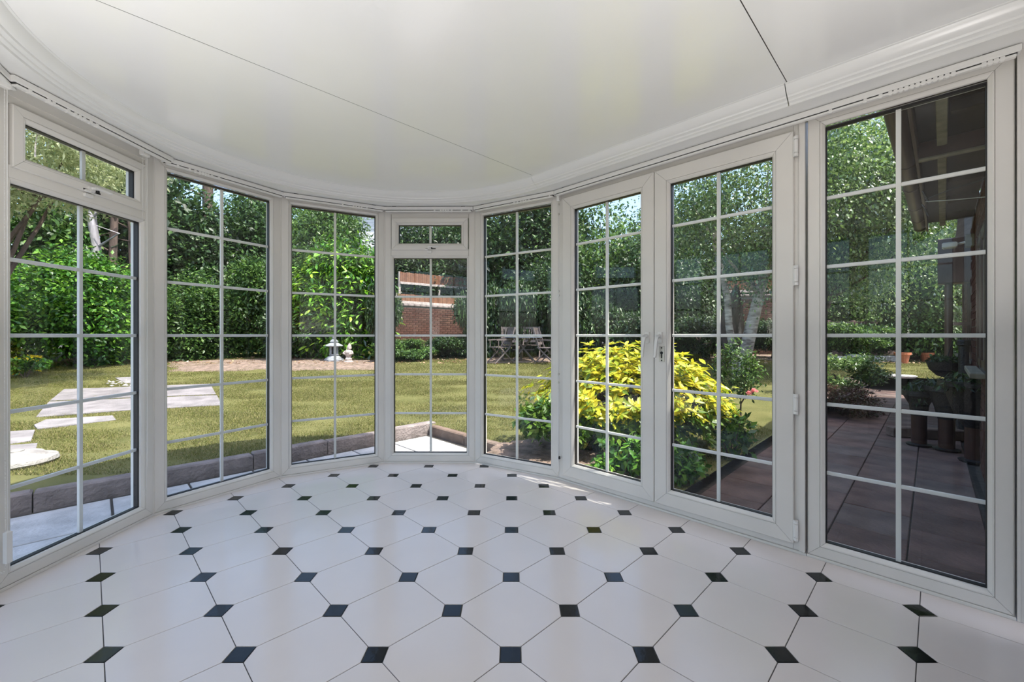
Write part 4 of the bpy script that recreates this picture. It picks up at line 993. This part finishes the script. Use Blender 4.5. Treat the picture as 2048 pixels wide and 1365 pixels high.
for k, (a, b) in enumerate(wins):
    wr = struct('window_%d' % (11 + k), (o0.x, o0.y, 0), TH, 'dark framed window of the brick house')
    MB().box(a, b, -.06, -.055, .76, 1.98).build('pane', 'pane', wr)
    for (p, q_) in ((a, a + .06), (b - .06, b), ((a + b) / 2 - .03, (a + b) / 2 + .03)): MB().cbox(p, q_, -.05, .018, .76, 1.98, .004).build('stile', 'brown', wr)
    for (p, q_) in ((.76, .83), (1.91, 1.98)): MB().cbox(a + .061, b - .061, -.05, .014, p, q_, .004).build('rail', 'brown', wr)
    MB().cbox(a - .05, b + .05, .015, .10, .70, .745, .006).build('window_sill', 'batten', wr)
# eave: soffit, rafters, fascia, gutter
ev = struct('eaves', (o0.x, o0.y, 0), TH, 'brown eaves of the brick house')
te0, te1 = tl(1.95), tl(4.75); ED = .37
MB().box(te0, te1, .013, ED, 2.40, 2.42).build('soffit_board', 'soffit', ev)
MB().cbox(te0, te1, ED - .14, ED - .09, 2.345, 2.399, .004).build('batten', 'batten', ev)
for y in (2.25, 2.8, 3.35, 3.9, 4.45): t = tl(y); MB().cbox(t - .02, t + .02, .014, ED - .15, 2.33, 2.399, .003).build('rafter_end', 'soffit', ev)
MB().cbox(te0, te1, ED + .001, ED + .02, 2.30, 2.45, .003).build('fascia', 'brown', ev)
tb = tl(2.68); MB().cbox(tb - .025, tb + .025, .014, ED - .002, 2.27, 2.398, .004).build('cross_fascia', 'brown', ev)
MB().tube([(tb - .03, .014, 2.272), (tb - .03, ED, 2.272)], .014, 8).build('cross_bead', 'batten', ev)
MB().prism([(0, 0), (1, 0), (1, 1)], 0, 0.001) if False else None
MB().add([(te0 - .2, ED + .03, 2.45), (t1 + 3, ED + .03, 2.45), (t1 + 3, -3.2, 4.6), (te0 - .2, -3.2, 4.6), (te0 - .2, ED + .03, 2.50), (t1 + 3, ED + .03, 2.50), (t1 + 3, -3.2, 4.65), (te0 - .2, -3.2, 4.65)], [(0, 3, 2, 1), (4, 5, 6, 7), (0, 1, 5, 4), (1, 2, 6, 5), (2, 3, 7, 6), (3, 0, 4, 7)]).build('roof_slope', 'roof', ev) if False else None
def half_gutter(par, t0, t1, c, z, r, m):
    mb = MB(); n = 10; vs = []
    for t in (t0, t1):
        for rr in (r, r - .004):
            for k in range(n + 1): a = math.pi + math.pi * k / n; vs.append((t, c + rr * math.cos(a), z + rr * math.sin(a)))
    m_ = n + 1
    for k in range(n):
        vs; mb_f = None
    fs = [(k, k + 1, 2 * m_ + k + 1, 2 * m_ + k) for k in range(n)] + [(m_ + k + 1, m_ + k, 3 * m_ + k, 3 * m_ + k + 1) for k in range(n)] + [(k, m_ + k, m_ + k + 1, k + 1) for k in range(n)] + [(2 * m_ + k, 2 * m_ + k + 1, 3 * m_ + k + 1, 3 * m_ + k) for k in range(n)]
    return mb.add(vs, fs).build(par[1], m, par[0], smooth=True)
gt = thing('gutter', 'brown half round gutter along the house eaves', 'gutter', (o0.x, o0.y, 0), TH)
half_gutter((gt, 'channel'), te0, te1, ED + .075, 2.36, .054, 'gutter')
for y in (2.85, 3.35, 3.9, 4.35, 4.7): t = tl(y); half_gutter((gt, 'joint_collar'), t - .025, t + .025, ED + .075, 2.36, .060, 'gutter')
# roof over the house (casts the shade over the paving)
rf = struct('roof', (o0.x, o0.y, 0), TH, 'tiled roof of the brick house')
MB().add([(tl(-3), ED + .02, 2.43), (te1, ED + .02, 2.43), (te1, -3.5, 4.9), (tl(-3), -3.5, 4.9), (tl(-3), ED + .02, 2.47), (te1, ED + .02, 2.47), (te1, -3.5, 4.95), (tl(-3), -3.5, 4.95)], [(0, 3, 2, 1), (4, 5, 6, 7), (0, 1, 5, 4), (1, 2, 6, 5), (2, 3, 7, 6), (3, 0, 4, 7)]).build('roof_slope', 'roof', rf)
MB().add([(te1, .12, 2.50), (t1 + .1, .12, 2.50), (t1 + .1, -3.5, 4.9), (te1, -3.5, 4.9), (te1, .12, 2.54), (t1 + .1, .12, 2.54), (t1 + .1, -3.5, 4.95), (te1, -3.5, 4.95)], [(0, 3, 2, 1), (4, 5, 6, 7), (0, 1, 5, 4), (1, 2, 6, 5), (2, 3, 7, 6), (3, 0, 4, 7)]).build('roof_slope', 'roof', rf)
# rain water pipe with box
td = tl(5.3); dp = thing('downpipe', 'dark brown rainwater pipe with square box on the house wall', 'pipe', (o0.x, o0.y, 0), TH)
MB().cbox(td - .12, td + .12, .014, .30, 1.72, 2.30, .01).build('hopper_box', 'brown', dp)
MB().tube([(td, .2, 1.72), (td, .2, -.15)], .04, 12).build('pipe', 'gutter', dp, smooth=True)
for z in (1.2, .4): MB().cbox(td - .05, td + .05, .014, .16, z - .02, z + .02, .004).build('pipe_bracket', 'gutter', dp)
td = tl(4.75); dp = thing('downpipe', 'black round pipe beside the nearer house window', 'pipe', (o0.x, o0.y, 0), TH)
MB().tube([(td, .085, .95), (td, .085, -.15)], .045, 12).build('pipe', 'blackp', dp, smooth=True); MB().lathe([(.05, .93), (.058, .94), (.058, .99), (.05, 1.0)], 12, (td, .085)).build('collar', 'blackp', dp)
# camera-like lamp under the eaves
tq = tl(4.55); lp = thing('security_light', 'small white flood lamp under the house eaves', 'lamp', (o0.x, o0.y, 0), TH)
MB().cbox(tq - .05, tq + .05, .013, .08, 2.02, 2.16, .008).build('back_box', 'batten', lp)
MB().tube([(tq, .08, 2.08), (tq, .16, 2.06)], .014, 8).build('arm', 'upvc_clean', lp)
MB().cbox(tq - .07, tq + .07, .14, .26, 2.03, 2.09, .012).build('lamp_head', 'upvc_clean', lp)
# clothes line and loops of cable
cl = thing('cable', 'thin dark cable with two loops strung below the eaves', 'cable', (o0.x, o0.y, 0), TH)
ta = tl(3.15); pts = [(ta + .05 * math.cos(a), ED - .02 + .02 * math.sin(a), 2.18 + .05 * math.sin(a)) for a in np.linspace(0, 6.28, 16)]
MB().tube(pts, .004, 6).build('loop', 'cable', cl); MB().tube([(x, y, z - .11) for x, y, z in pts], .004, 6).build('loop', 'cable', cl)
MB().tube([(ta, ED - .02, 2.16), (tl(3.0), .2, 2.155), (tl(2.95), .02, 2.17)], .003, 6).build('line', 'cable', cl)
MB().tube([(ta, ED - .02, 2.14), (tl(3.0), .2, 2.07), (tl(2.9), .02, 2.02)], .003, 6).build('line', 'white_cable', cl)

# planters by the wall and sleepers at the paving
def planter(u, y, label, h=.62, w_=.24, zt=.62):
    x = X(u, y); r = thing('planter', label, 'planter', (x, y, -.148), TH)
    hh = zt + .148
    MB().lathe([(.065, 0), (.065, .34)], 14).build('pedestal', 'brown', r, smooth=True)
    MB().lathe([(.10, 0), (.11, .02), (.07, .03)], 14).build('foot', 'blackp', r)
    MB().lathe([(.07, .33), (w_ * .55, .45), (w_ * .85, hh - .06), (w_, hh - .05), (w_, hh), (w_ - .02, hh), (w_ - .05, hh - .05), (.01, hh - .06)], 18).build('tub', 'blackp', r, smooth=True)
    c, l = crown(900, (w_ * .95, w_ * .95, .12), .09, 'leaf_dark', int(u), 10, .5, .8, .25); link('trailing_foliage', c, r, 'stuff', loc=(0, 0, hh - .02))
planter(1948, 3.95, 'black tub on brown pedestal nearest the brick wall', w_=.25, zt=.62)
planter(1893, 4.35, 'black tub on brown pedestal, middle of the three', w_=.17, zt=.52)
planter(1838, 4.55, 'black tub on brown pedestal farthest from the wall', w_=.15, zt=.45)
xb, yb = X(1893, 5.2), 5.2; hb = thing('hanging_basket', 'dark round hanging basket on the house wall bracket', 'basket', (xb, yb, 0), TH)
MB().lathe([(.01, .52), (.09, .55), (.16, .63), (.185, .72), (.175, .72), (.15, .69), (.01, .69)], 18).build('bowl', 'blackp', hb, smooth=True)
c, l = crown(700, (.17, .17, .07), .06, 'leaf_dark', 88, 8, .5); link('foliage', c, hb, 'stuff', loc=(0, 0, .73))
MB().tube([(.0, -.0, .74), (.0, -.05, .98), (.0, -.25, 1.0)], .006, 6).build('bracket', 'cable', hb)
sl = struct('sleeper_edging', label='timber sleepers lying across the brown paving')
for (u, y, z) in ((1812, 4.95, -.15), (1875, 4.85, -.15), (1932, 4.78, -.15)):
    MB().cbox(-.17, .17, -.06, .06, 0, .12, .012).build('sleeper', 'timber', sl, loc=(X(u, y), y, z), rz=-.15)
print('tris', sum(len(o.data.polygons) for o in bpy.data.objects if o.type == 'MESH'), len(bpy.data.objects))
